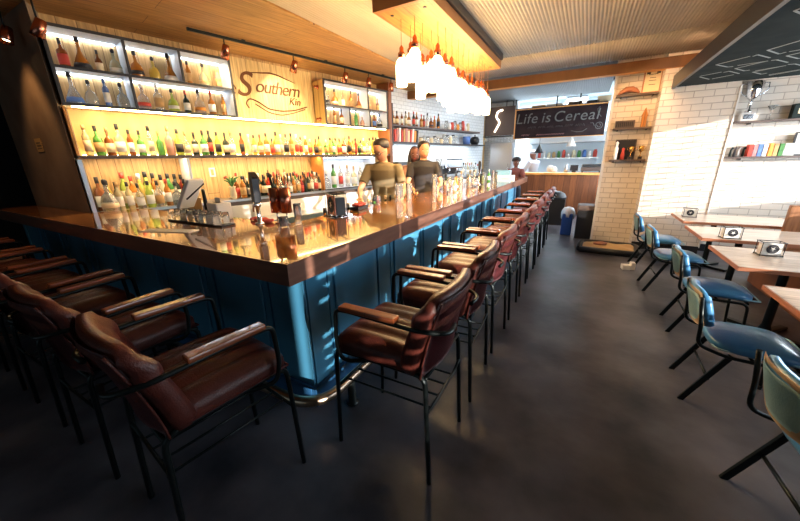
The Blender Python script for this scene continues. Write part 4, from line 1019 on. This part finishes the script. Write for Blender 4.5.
for i, (s, lb) in enumerate([(1.47, 'copper spotlight above the right edge of left display boxes'), (2.36, 'copper spotlight hanging in front of the wooden sign'), (3.25, 'copper spotlight above the right display boxes, leftmost of three'), (3.75, 'copper spotlight above the right display boxes, middle of three'), (4.3, 'copper spotlight above the right display boxes, rightmost of three')]):
    spotlamp(W(s, .33, 2.954), THW, .7 - .15*i if i > 1 else .6, lb)
spotlamp((-4.14, 1.30, 2.83), -.5, -.4, 'copper spotlight at top left beside the concrete wall, nearer the shelves', .17)
spotlamp((-4.78, 1.26, 2.88), .6, -.4, 'copper spotlight at the far top left corner of the room', .12)
nt_ = thing('paper_notice', 'brown paper notice pinned on the concrete wall', 'notice', (-5.34, 1.372, 1.76))
part('sheet', B().box(-.10, .10, -.003, 0, 0, .14), 'l_tan', nt_)
w_ = B()
for z in (.03, .06, .09): w_.box(-.07, .07, -.0045, -.0035, z, z+.008)
part('print', w_, 'shelf_brown', nt_)
# ------------------------------------------------------------------ people
def voxel(b, m, size=.011, smooth=3):
    me = b.mesh('body', m); o = bpy.data.objects.new('figure', me); COL.objects.link(o)
    r = o.modifiers.new('r', 'REMESH'); r.mode = 'VOXEL'; r.voxel_size = size; r.use_smooth_shade = True
    s = o.modifiers.new('s', 'SMOOTH'); s.iterations = smooth; s.factor = .5
    bpy.context.view_layer.update(); dg = bpy.context.evaluated_depsgraph_get()
    out = bpy.data.meshes.new_from_object(o.evaluated_get(dg), depsgraph=dg)
    bpy.data.objects.remove(o); out.materials.clear(); out.materials.append(M[m]); return out
def seg(a, b_, t): return tuple(a[i] + (b_[i]-a[i])*t for i in range(3))
def person(label, loc, rz, H, skin, top, bottom, arms, hair='short', head_rot=(0, 0), woman=False, glasses=False, sleeve=.55, vneck=True):
    """faces local +x; arms: (elbow, wrist) in local metres for right (-y) and left (+y); H = height without hair"""
    k = H/1.76
    t = thing('person', label, 'person', loc, rz)
    P = lambda x, y, z: (x*k, y*k, z*k)
    sw = .165 if woman else .19
    b = B()
    tor = [(.0, .84), (.13, .86), (.165, .92), (.15, 1.0), (.135, 1.08), (.15, 1.18), (.175, 1.30), (.18, 1.38), (.13, 1.44), (.06, 1.475), (.055, 1.53), (.0, 1.54)]
    b.lathe([(r*k, z*k) for r, z in tor], 24, sx=.66 if not woman else .6, sy=1.0 if not woman else .9)
    for s in (-1, 1):      # legs and feet
        b.tube([P(0, s*.085, .90), P(.01, s*.095, .70), P(.015, s*.10, .48), P(-.01, s*.10, .32), P(-.02, s*.10, .08)], [.09*k, .08*k, .056*k, .052*k, .038*k], 12)
        b.tube([P(-.06, s*.10, .04), P(.05, s*.105, .04), P(.17, s*.115, .03)], [.035*k, .04*k, .028*k], 10)
    for s, (el, wr) in zip((-1, 1), arms):
        sh = P(0, s*sw, 1.40); el = P(*el); wr = P(*wr)
        b.tube([P(0, s*.11, 1.39), sh, seg(sh, el, .5), el, seg(el, wr, .35), wr], [.055*k, .058*k, .047*k, .038*k, .037*k, .025*k], 12)
        d_ = (Vector(wr)-Vector(el)).normalized(); sd = d_.cross(Vector((0, 0, 1)))
        sd = sd.normalized() if sd.length > .1 else Vector((0, 1, 0))
        pal = Vector(wr) + d_*.045*k; kn = Vector(wr) + d_*.085*k
        b.tube([wr, pal, kn], [.024*k, .032*k, .030*k], 10)
        dn = Vector((0, 0, -1)) if abs(d_.z) < .9 else Vector((1, 0, 0))
        for q, L in zip((-1.5, -.5, .5, 1.5), (.062, .078, .072, .055)):
            a0 = kn + sd*q*.019*k; a1 = a0 + d_*L*.5*k; a2 = a1 + (d_*.7+dn*.5).normalized()*L*.5*k
            b.tube([a0 - d_*.02*k, a0, a1, a2], [.010*k, .010*k, .009*k, .007*k], 8)
        b.tube([pal - sd*s*-.018*k, pal + sd*s*-.0*k + sd*.045*k, pal + sd*.06*k + d_*.035*k], [.014*k, .012*k, .009*k], 8)
    b.tube([P(0, 0, 1.42), P(.012, 0, 1.56)], .048*k, 12)
    # head
    hm = Matrix.Translation(P(.02, 0, 1.535)) @ Matrix.Rotation(head_rot[0], 4, 'Z') @ Matrix.Rotation(head_rot[1], 4, 'Y')
    hp = [(0, -.022), (.045, -.018), (.068, .012), (.078, .055), (.082, .10), (.081, .14), (.070, .18), (.04, .205), (0, .212)]
    b.lathe([(r*k, z*k) for r, z in hp], 20, sx=1.22, sy=.98, axis=hm @ Matrix.Translation((.012*k, 0, 0)))
    b.lathe([(0, .095*k), (.016*k, .045*k), (.018*k, .038*k), (0, .03*k)], 8, axis=hm @ Matrix.Translation((.098*k, 0, 0)))      # nose
    b.obox((0, 0, 0), (.001, .001, .001))
    for s in (-1, 1): b.lathe([(0, .03*k), (.014*k, .05*k), (.016*k, .08*k), (0, .1*k)], 8, sx=1, sy=.5, axis=hm @ Matrix.Translation((0, s*.076*k, 0)))
    part('body', voxel(b, skin, .010, 3), None, t)
    HD = lambda x, y, z: hm @ Vector((x*k, y*k, z*k))
    ey = B().mat('white_plastic')
    for s in (-1, 1):
        c = HD(.094, s*.031, .088); ey.lathe([(0, -.009), (.010, -.004), (.010, .004), (0, .009)], 10, c)
    ey.mat('ink')
    for s in (-1, 1):
        c = HD(.101, s*.031, .088); ey.lathe([(0, -.005), (.005, 0), (0, .005)], 8, c)
        ey.tube([HD(.097, s*.048, .108), HD(.104, s*.03, .113), HD(.104, s*.014, .108)], .0035, 5)
    part('eyes', ey, None, t)
    mo = B(); mo.tube([HD(.092, -.022, .018), HD(.102, 0, .015), HD(.092, .022, .018)], [.003, .006, .003], 6); part('mouth', mo, 'red_cloth', t)
    # hair
    h = B()
    if hair in ('short', 'afro', 'grey'):
        g = 1.12 if hair != 'afro' else 1.38
        h.lathe([(r*k*g, z*k) for r, z in [(.0, .10), (.070, .105), (.080, .13), (.080, .16), (.070, .195), (.04, .222), (0, .23 if hair != 'afro' else .25)]], 18, sx=1.36, sy=1.12, axis=hm @ Matrix.Translation((.0*k, 0, .006*k)) @ Matrix.Rotation(math.radians(-12), 4, 'Y'))
    else:
        h.lathe([(r*k, z*k) for r, z in [(0, .09), (.085, .09), (.09, .13), (.085, .18), (.055, .225), (0, .24)]], 18, sx=1.24, axis=hm @ Matrix.Translation((-.008*k, 0, 0)) @ Matrix.Rotation(math.radians(-20), 4, 'Y'))
        for s in (-1, 1):
            for q in (0, 1, 2):
                h.tube([HD(.0-.03*q, s*.065, .15), HD(.01-.035*q, s*.088, .05), HD(.04-.05*q, s*.10, -.10), HD(.06-.05*q, s*.105, -.27), HD(.06-.05*q, s*.09, -.36)], [.03*k, .036*k, .04*k, .034*k, .012*k], 8)
        h.tube([HD(-.06, 0, .12), HD(-.09, 0, 0), HD(-.10, 0, -.15), HD(-.10, 0, -.33)], [.05*k, .075*k, .08*k, .03*k], 10)
    part('hair', voxel(h, 'hair' if hair != 'grey' else 'grey_cloth', .010, 2), None, t)
    if glasses:
        gb = B()
        for s in (-1, 1):
            gb.tube([HD(.112, s*.033+.024*math.cos(a), .088+.018*math.sin(a)) for a in [i*PI/5 for i in range(10)]], .0028, 5, closed=True)
            gb.tube([HD(.110, s*.057, .092), HD(.03, s*.082, .09)], .0025, 5)
        gb.tube([HD(.112, -.01, .09), HD(.112, .01, .09)], .0025, 5); part('glasses', gb, 'black_plastic', t)
    # shirt
    c = B(); e = .013
    tz = [(.0, .88), (.155, .88), (.172, .94), (.158, 1.02), (.145, 1.08), (.158, 1.18), (.185, 1.30), (.192, 1.38), (.148, 1.445), (.085, 1.475), (.0, 1.476)]
    c.lathe([((r)*k, z*k) for r, z in tz], 24, sx=.72 if not woman else .66, sy=1.02 if not woman else .92)
    for s, (el, wr) in zip((-1, 1), arms):
        sh = P(0, s*sw, 1.40); el = P(*el); wr = P(*wr)
        pts = [P(0, s*.11, 1.39), sh, seg(sh, el, .45), seg(sh, el, min(1, sleeve+.15))]; rd = [.066*k, .072*k, .062*k, .062*k]
        if sleeve > 1: pts[-1] = el; rd[-1] = .054*k; pts.append(seg(el, wr, sleeve-1)); rd.append(.045*k)
        c.tube(pts, rd, 12)
    part('shirt', voxel(c, top, .012, 2), None, t)
    if vneck:
        vn = B().prism([(-.055*k, 1.478*k), (.055*k, 1.478*k), (.0, 1.36*k)], .0, .004, Matrix.Translation((.128*k, 0, 0)) @ Matrix.Rotation(math.radians(-12), 4, 'Y') @ Matrix(((0, 0, 1, 0), (1, 0, 0, 0), (0, 1, 0, 0), (0, 0, 0, 1))))
        for v in vn.bm.verts: v.co.x += .27*k
        part('neckline', vn, skin, t, 'open V neckline')
    tr_ = B(); tr_.lathe([(0, .83*k), (.15*k, .84*k), (.18*k, .93*k), (.165*k, .985*k), (0, .99*k)], 20, sx=.72, sy=1)
    for s in (-1, 1): tr_.tube([P(0, s*.085, .90), P(.01, s*.095, .70), P(.015, s*.10, .48), P(-.01, s*.10, .32), P(-.02, s*.10, .07)], [.105*k, .098*k, .075*k, .068*k, .062*k], 12)
    part('trousers', voxel(tr_, bottom, .014, 2), None, t)
    sh_ = B()
    for s in (-1, 1): sh_.tube([P(-.08, s*.10, .045), P(.05, s*.105, .045), P(.19, s*.115, .035)], [.042*k, .048*k, .035*k], 10)
    part('shoes', sh_, 'black_plastic', t)
    return t
mat_ = solo('floor_mat', B().box(-.36, .36, -3.0, 3.3, 0, .10, .01), 'black_plastic', 'raised black rubber mat behind the long bar', 'mat', (-2.60, 5.2, 0))
person('person in olive V-neck T-shirt and glasses leaning over the bar, looking down', (-2.30, 3.70, .1), math.radians(-72), 1.75, 'skin', 'olive_cloth', 'denim',
       [((.20, -.27, 1.14), (.42, -.20, 1.065)), ((.10, .29, 1.12), (.32, .30, 1.07))], 'short', (math.radians(-18), math.radians(22)), glasses=True)
person('person with long black hair and tan top standing between the two men', (-2.60, 5.22, .1), math.radians(-60), 1.70, 'skin_dark', 'tan_cloth', 'denim',
       [((.06, -.24, 1.10), (.26, -.20, 1.0)), ((.06, .24, 1.10), (.26, .20, 1.0))], 'long', (0, 0), woman=True)
person('person in black V-neck T-shirt reaching down to the bar, right of long-haired person', (-2.27, 4.88, .1), math.radians(-62), 1.76, 'skin', 'black_cloth', 'denim',
       [((.14, -.26, 1.13), (.38, -.18, 1.05)), ((.12, .27, 1.12), (.36, .20, 1.07))], 'short', (math.radians(8), .1))
person('person with round dark hair leaning on far end of the bar', (-1.55, 8.9, 0), math.radians(-80), 1.58, 'skin_dark', 'maroon_cloth', 'denim',
       [((.20, -.26, 1.16), (.30, .0, 1.13)), ((.20, .26, 1.16), (.32, .06, 1.15))], 'afro', (0, .05), woman=True, vneck=False)
person('person in pale grey shirt working behind the wooden kitchen counter', (-1.42, 11.15, 0), math.radians(150), 1.78, 'skin_dark', 'grey_cloth', 'denim',
       [((.14, -.27, 1.13), (.36, -.20, 1.08)), ((.14, .27, 1.13), (.36, .20, 1.10))], 'grey', (0, .25), sleeve=1.3, vneck=False)

# ------------------------------------------------------------------ things on the bar top
Z = 1.1305
pos = thing('pos_terminal', 'black and white point of sale terminal with tilted screen on the bar', 'till', (-3.05, 1.66, Z), math.radians(-30))
part('base', B().box(-.14, .14, -.1, .12, 0, .02, .006), 'black_plastic', pos)
part('stand', B().tube(smooth_path([(-.13, .08, .01), (-.13, .08, .20), (-.05, .08, .24), (.02, .08, .2), (.02, .08, .02)], .08, 5), .016, 8), 'black_metal', pos)
part('display', B().obox((-.02, .02, .24), (.28, .02, .20), (math.radians(-50), 0, 0), .006), 'black_plastic', pos, None)
cv = part('pinpad', B().obox((.10, -.02, .22), (.15, .035, .30), (math.radians(-38), 0, math.radians(-50)), .01), 'white_plastic', pos, 'white tilted hand-held pad')
part('pinpad_screen', B().obox((.10-.02, -.02-.02, .26), (.06, .03, .10), (math.radians(-38), 0, math.radians(-50))), 'screen', cv)
part('drawer_block', B().box(-.12, -.02, -.06, .05, .021, .17, .006), 'l_tan', pos)
pr = thing('receipt_printer', 'white receipt printer beside the tilted till screen', 'printer', (-2.74, 1.68, Z), math.radians(-8))
part('body', B().box(-.09, .09, -.06, .07, 0, .145, .012), 'white_plastic', pr); part('paper', B().box(-.05, .05, .0, .004, .146, .185), 'paper', pr)
part('slot', B().box(-.06, .06, -.02, .0-.001, .1455, .147), 'ink', pr)
bmx = solo('bar_mat', B().box(-.40, .36, -.06, .06, 0, .014, .004), 'black_plastic', 'long black rubber bar mat under upturned glasses before the till', 'mat', (-2.72, 1.50, Z), .0)
gl = B(); gl.lathe([(.034, 0), (.026, .085), (.0, .087)], 12)
glm = gl.mesh('upturned_glass', 'glass')
for i in range(16):
    solo('upturned_glass', glm, None, f'small upturned glass on the black bar mat, {ordi(i//2+1)} from left in the {"back" if i % 2 else "front"} row', 'glass', (-3.07+(i//2)*.09, 1.475+.07*(i % 2)-.01, Z+.0145), 0, 'upturned glasses on the bar mat')
tp = thing('beer_tap', 'tall black tap head on a chrome stem on the bar corner', 'tap', (-2.20, 1.66, Z), -.3)
part('stem', B().lathe([(.035, 0), (.035, .012), (.016, .02), (.016, .13), (.028, .14), (.03, .17), (.0, .172)], 14), 'chrome', tp)
part('handle', B().prism([(-.034, .173), (.030, .173), (.032, .35), (.05, .36), (-.02, .40), (-.038, .34)], -.025, .025, Matrix.Rotation(PI/2, 4, 'X')), 'black_plastic', tp)
part('spout', B().tube(smooth_path([(.0, 0, .15), (-.08, 0, .16), (-.10, 0, .09)], .04), .008, 8), 'chrome', tp)
ct = thing('utensil_holder', 'copper cylinders holding bar tools and straws on the bar', 'holder', (-2.03, 1.74, Z), .2)
for x in (-.045, .045): part('cylinder', B().lathe([(.042, .09), (.044, .28), (.040, .28), (.038, .10), (0, .095)], 16, (x, 0, 0)), 'copper', ct)
part('stand', (lambda b: ([b.tube([(x, 0, 0), (x, 0, .12)], .006, 6) for x in (-.045, .045)], b.tube([(-.07, 0, .004), (.07, 0, .004)], .006, 6), b)[-1])(B()), 'chrome', ct)
r_ = random.Random(5)
for i in range(8):
    x = (-.045 if i % 2 else .045) + r_.uniform(-.02, .02); q = r_.uniform(-.04, .04)
    part('tool', B().tube([(x, r_.uniform(-.02, .02), .12), (x+q, 0, .38+r_.uniform(-.03, .04))], .004, 6), 'black_metal' if i % 2 else 'chrome', ct)
tw = thing('folded_towel', 'red and white folded bar towel behind the black tap', 'towel', (-2.28, 1.74, Z), -.1)
part('towel', B().cushion(.26, .07, .03, 10, 6, 2, 4, lambda v, a, b, c: (v.x, v.y, v.z+.006*math.sin(7*a))), 'red_cloth', tw, loc=(0, 0, .016))
part('stripe', B().cushion(.08, .072, .034, 6, 6, 2, 4), 'white_cloth', tw, loc=(.02, 0, .017))
ic = solo('ice_well', B().box(-.35, .35, -.10, .14, 0, .12, .01), 'steel', 'low steel tub standing behind the bar edge', 'tub', (-2.6, 2.1, .861), math.radians(-15))
solo('menu_sheet', B().box(-.21, .21, -.05, .05, 0, .004), 'paper', 'long white menu sheet lying at the shaded left part of the bar', 'paper', (-2.62, 1.20, Z), .32)
def tumbler(x, y, r, h, lab, m_='glass', liquid=None, name='drinking_glass'):
    t = thing(name, lab, 'glass', (x, y, Z))
    part('glass', B().lathe([(0, 0), (r*.85, 0), (r, h), (r*.94, h), (r*.8, .008), (0, .008)], 14), m_, t)
    if liquid: part('drink', B().lathe([(0, .009), (r*.78, .009), (r*.86, h*.7), (0, h*.7)], 14), liquid, t)
tumbler(-1.93, 1.66, .036, .075, 'small pink-tinted tumbler on the bar in front of copper cylinders', 'glass', 'b_pink')
tumbler(-1.90, 1.78, .03, .16, 'tall clear glass right of the copper cylinders', 'glass')
card_holder((-1.86, 2.19, Z), -.45, 'dark card holder with round black emblem on the bar top', dark=True)
COL.objects['card_holder.003'].scale = (1.25, 1.25, 1.6)
rg = [(-1.86, 3.30, .035, .19, 'tall clear glass in the cluster before olive shirt, nearest'), (-1.90, 3.42, .035, .19, 'tall clear glass in the cluster before olive shirt, behind the nearest'),
 (-1.80, 3.46, .036, .19, 'tall clear glass in the cluster before olive shirt, toward the aisle'), (-1.86, 3.56, .036, .18, 'tall clear glass in the cluster before olive shirt, farthest'),
 (-1.45, 3.40, .03, .30, 'tall slender clear glass standing alone near the bar edge'), (-1.95, 3.0, .03, .09, 'low glass by the leaning hand of the olive shirt person'),
 (-1.72, 4.05, .034, .16, 'medium glass past the tall slender one'), (-1.60, 4.12, .034, .18, 'medium glass with amber drink beside the black bottle'), (-1.72, 4.6, .036, .2, 'clear glass carafe on the middle of the bar'),
 (-1.60, 4.75, .036, .17, 'glass of iced water on the middle of the bar'), (-1.75, 5.0, .035, .19, 'glass with pale drink beyond the middle of the bar'), (-1.62, 5.25, .035, .2, 'glass with cream drink beyond the middle of the bar'),
 (-1.75, 5.6, .036, .18, 'glass before the tall tap stem'), (-1.6, 6.0, .036, .2, 'glass just past the tall tap stem'), (-1.72, 6.5, .036, .19, 'glass near the far bar end, first of three'), (-1.58, 6.9, .036, .18, 'glass near the far bar end, middle of three'), (-1.7, 7.2, .036, .2, 'glass near the far bar end, last of three')]
for i, (x, y, r, h, lab) in enumerate(rg):
    tumbler(x, y, r, h, lab, 'glass', [None, 'b_pale', None, None, None, 'b_red', None, 'b_amber', None, None, 'b_pale', 'l_cream', None, 'b_lime', None, 'b_pale', None][i])
for (x, y, k, c, lb, cp_, h, lab) in [(-1.66, 4.3, 'wine', 'dark', 'cream', 'black', .27, 'dark bottle with cream label on the middle of the bar'), (-1.72, 4.88, 'squat', 'amber', 'white', 'black', .24, 'amber squat bottle on the middle of the bar'),
   (-1.6, 4.5, 'round', 'pale', 'white', 'tan', .2, 'pale gold bottle on the middle of the bar beside glasses'), (-1.62, 5.5, 'squat', 'clear', 'white', 'white', .24, 'clear squat bottle toward the far part of the bar'), (-1.7, 6.25, 'round', 'dark', 'none', 'black', .26, 'black bottle toward the far part of the bar'),
   (-1.78, 5.3, 'round', 'clear', 'white', 'tan', .26, 'clear bottle with white label toward far part of bar'), (-1.68, 6.72, 'round', 'green', 'white', 'white', .24, 'green bottle near the far end of the bar')]:
    bottle(Vector((x, y, Z)), 0, k, c, lb, h, lab, cp_)
tt = thing('beer_tap', 'slim dark tap on tall stem toward the far end of bar', 'tap', (-1.62, 5.8, Z))
part('stem', B().lathe([(.04, 0), (.015, .02), (.015, .26), (0, .261)], 12), 'chrome', tt); part('handle', B().lathe([(.018, .262), (.03, .34), (.022, .40), (0, .41)], 10), 'black_plastic', tt)
bxx = thing('napkin_box', 'white and green boxes stacked on the far end of bar', 'box', (-1.55, 7.75, Z))
part('lower_box', B().box(-.25, .18, -.1, .1, 0, .07, .005), 'white_plastic', bxx); part('upper_box', B().box(-.2, .1, -.08, .08, .071, .18, .005), 'pale_vinyl', bxx)
sp = thing('speed_rail', 'steel rack of pouring bottles fixed behind the bar edge', 'rack', (-2.10, 3.3, .9))
part('tray', B().box(-.07, .07, -1.1, 1.1, -.02, 0), 'steel', sp); part('front_lip', B().box(-.078, -.071, -1.1, 1.1, -.02, .1), 'steel', sp)
part('bracket', B().box(.071, .09, -1.1, 1.1, -.1, .05), 'steel', sp)
rs = rspecs(17, ['dark', 'clear', 'dark', 'green', 'amber', 'clear'], 51, (.25, .28), ('wine', 'slim', 'round'))
for i, (k, c, lb, cp_, h) in enumerate(rs):
    bottle(Vector((-2.10, 2.30+i*.122, .9005)), 0, k, c, lb, h, f'{CN[c]} {KN[k]} bottle, {ordi(i+1)} along the rack behind the bar edge', cp_, 'bottles in the rack behind the bar')
gt = thing('garnish_tray', 'small dark tray of red garnish by the leaning hand', 'tray', (-1.93, 2.62, Z), .1)
part('tray', B().box(-.05, .05, -.1, .1, 0, .03, .006), 'black_plastic', gt); part('garnish', B().cushion(.08, .16, .03, 6, 8, 2, 4), 'red_cloth', gt, loc=(0, 0, .045))
for i in range(6):
    tumbler(-1.5, 6.35+i*.0+0, .001, .001, 'x') if False else None
pl3 = thing('white_platter', 'white crumpled tray of cutlery on the far stool seat', 'tray', (-.80, 6.65, .77))
part('tray', B().lathe([(0, 0), (.12, .005), (.17, .04), (.16, .04), (.11, .012), (0, .01)], 14), 'white_plastic', pl3); part('napkins', B().cushion(.2, .16, .08, 8, 8, 3, 4, lambda v, a, b, c: (v.x, v.y, v.z+.02*math.sin(4*a+5*b))), 'white_cloth', pl3, loc=(0, 0, .055))

# ------------------------------------------------------------------ light
def area(name, loc, rot, sx, sy, e, c, spread=None):
    l = bpy.data.lights.new(name, 'AREA'); l.shape = 'RECTANGLE'; l.size = sx; l.size_y = sy; l.energy = e; l.color = c
    if spread: l.spread = math.radians(spread)
    o = bpy.data.objects.new(name, l); COL.objects.link(o); o.location = loc; o.rotation_euler = rot; return o
sun = bpy.data.lights.new('sun', 'SUN'); sun.energy = 8; sun.angle = math.radians(.35); sun.color = (1, .93, .84)
so_ = bpy.data.objects.new('sun', sun); COL.objects.link(so_); so_.rotation_euler = Vector((-1, .5, -.18)).to_track_quat('-Z', 'Y').to_euler()
area('window_sky', (XW+.5, 2.2, 1.8), (0, math.radians(90), 0), 1.8, 2.6, 75, (.78, .9, 1))
area('window_sky', (XW+.5, 5.2, 1.8), (0, math.radians(90), 0), 1.8, 3.4, 185, (.78, .9, 1))
area('kitchen_lamps', (-1.2, 11.9, 3.35), (0, 0, 0), 2.6, 1.6, 260, (.82, .94, 1))
area('far_aisle_fill', (.55, 9.2, 1.7), (0, math.radians(90), 0), 2.0, 2.2, 60, (.75, .88, 1))  # added light for the door glow on the far floor; wall is solid
area('bar_back_lamps', W(6.5, .9, 2.95), (0, 0, THW), 3.0, .3, 34, (.9, .95, 1))
area('shelf_strip', W(2.28, .0, 2.16), (math.radians(25), 0, THW), 4.4, .05, 42, (1, .72, .36))
area('counter_strip', W(1.7, -.03, 1.66), (math.radians(12), 0, THW), 3.2, .05, 22, (1, .74, .42))
area('second_wall_strip', W(6.4, .0, 1.9), (math.radians(10), 0, THW), 3.5, .05, 14, (.88, .95, 1))
for i, (s, e) in enumerate([(1.47, 30), (2.36, 42), (3.25, 25), (3.75, 18), (4.3, 18)]):
    l = bpy.data.lights.new('track_spot', 'SPOT'); l.energy = e; l.color = (1, .78, .45); l.spot_size = math.radians(75); l.spot_blend = .6; l.shadow_soft_size = .03
    o = bpy.data.objects.new('track_spot', l); COL.objects.link(o); p = W(s, .30, 2.76); o.location = p
    o.rotation_euler = (W(s+.1, -.3, 2.45)-p).to_track_quat('-Z', 'Y').to_euler()
# warm light of the whole pendant cluster
for y in (3.3, 4.1, 4.9):
    l = bpy.data.lights.new('pendant_glow', 'POINT'); l.energy = 32; l.color = (1, .62, .26); l.shadow_soft_size = .12
    o = bpy.data.objects.new('pendant_glow', l); COL.objects.link(o); o.location = (-1.53, y, 2.12)
# added dim cool fill for the near bar face; wall behind is solid
area('near_face_fill', (-2.6, -2.9, 1.5), (math.radians(90), 0, 0), 4.5, 1.6, 7, (.62, .85, 1))
def warm_spot(loc, aim, e, size=70, c=(1, .55, .22)):
    l = bpy.data.lights.new('warm_spot', 'SPOT'); l.energy = e; l.color = c; l.spot_size = math.radians(size); l.spot_blend = .7; l.shadow_soft_size = .04
    o = bpy.data.objects.new('warm_spot', l); COL.objects.link(o); o.location = loc; o.rotation_euler = (Vector(aim)-Vector(loc)).to_track_quat('-Z', 'Y').to_euler()
warm_spot((-4.9, 1.0, 2.9), (-5.2, 1.4, 1.2), 22)
warm_spot((.5, 6.1, 2.95), (.62, 7.2, 1.8), 40, 85)  # added lamp, warms the left brick recess
warm_spot((-.4, 4.6, 2.7), (-.4, 6.8, 2.9), 30, 120, (1, .62, .3))  # added lamp to brighten the cross beam
warm_spot((.9, 5.6, 2.9), (1.35, 6.85, 2.5), 26, 80, (1, .6, .35))  # lamp added to warm the upper part of the pier
w = bpy.data.worlds.new('world'); SC.world = w; w.use_nodes = True
w.node_tree.nodes['Background'].inputs[0].default_value = (.5, .62, .8, 1); w.node_tree.nodes['Background'].inputs[1].default_value = .6
SC.view_settings.view_transform = 'Standard'; SC.view_settings.look = 'None'; SC.view_settings.gamma = 1; SC.view_settings.use_curve_mapping = False
SC.view_settings.exposure = 0.4
bpy.context.view_layer.update()
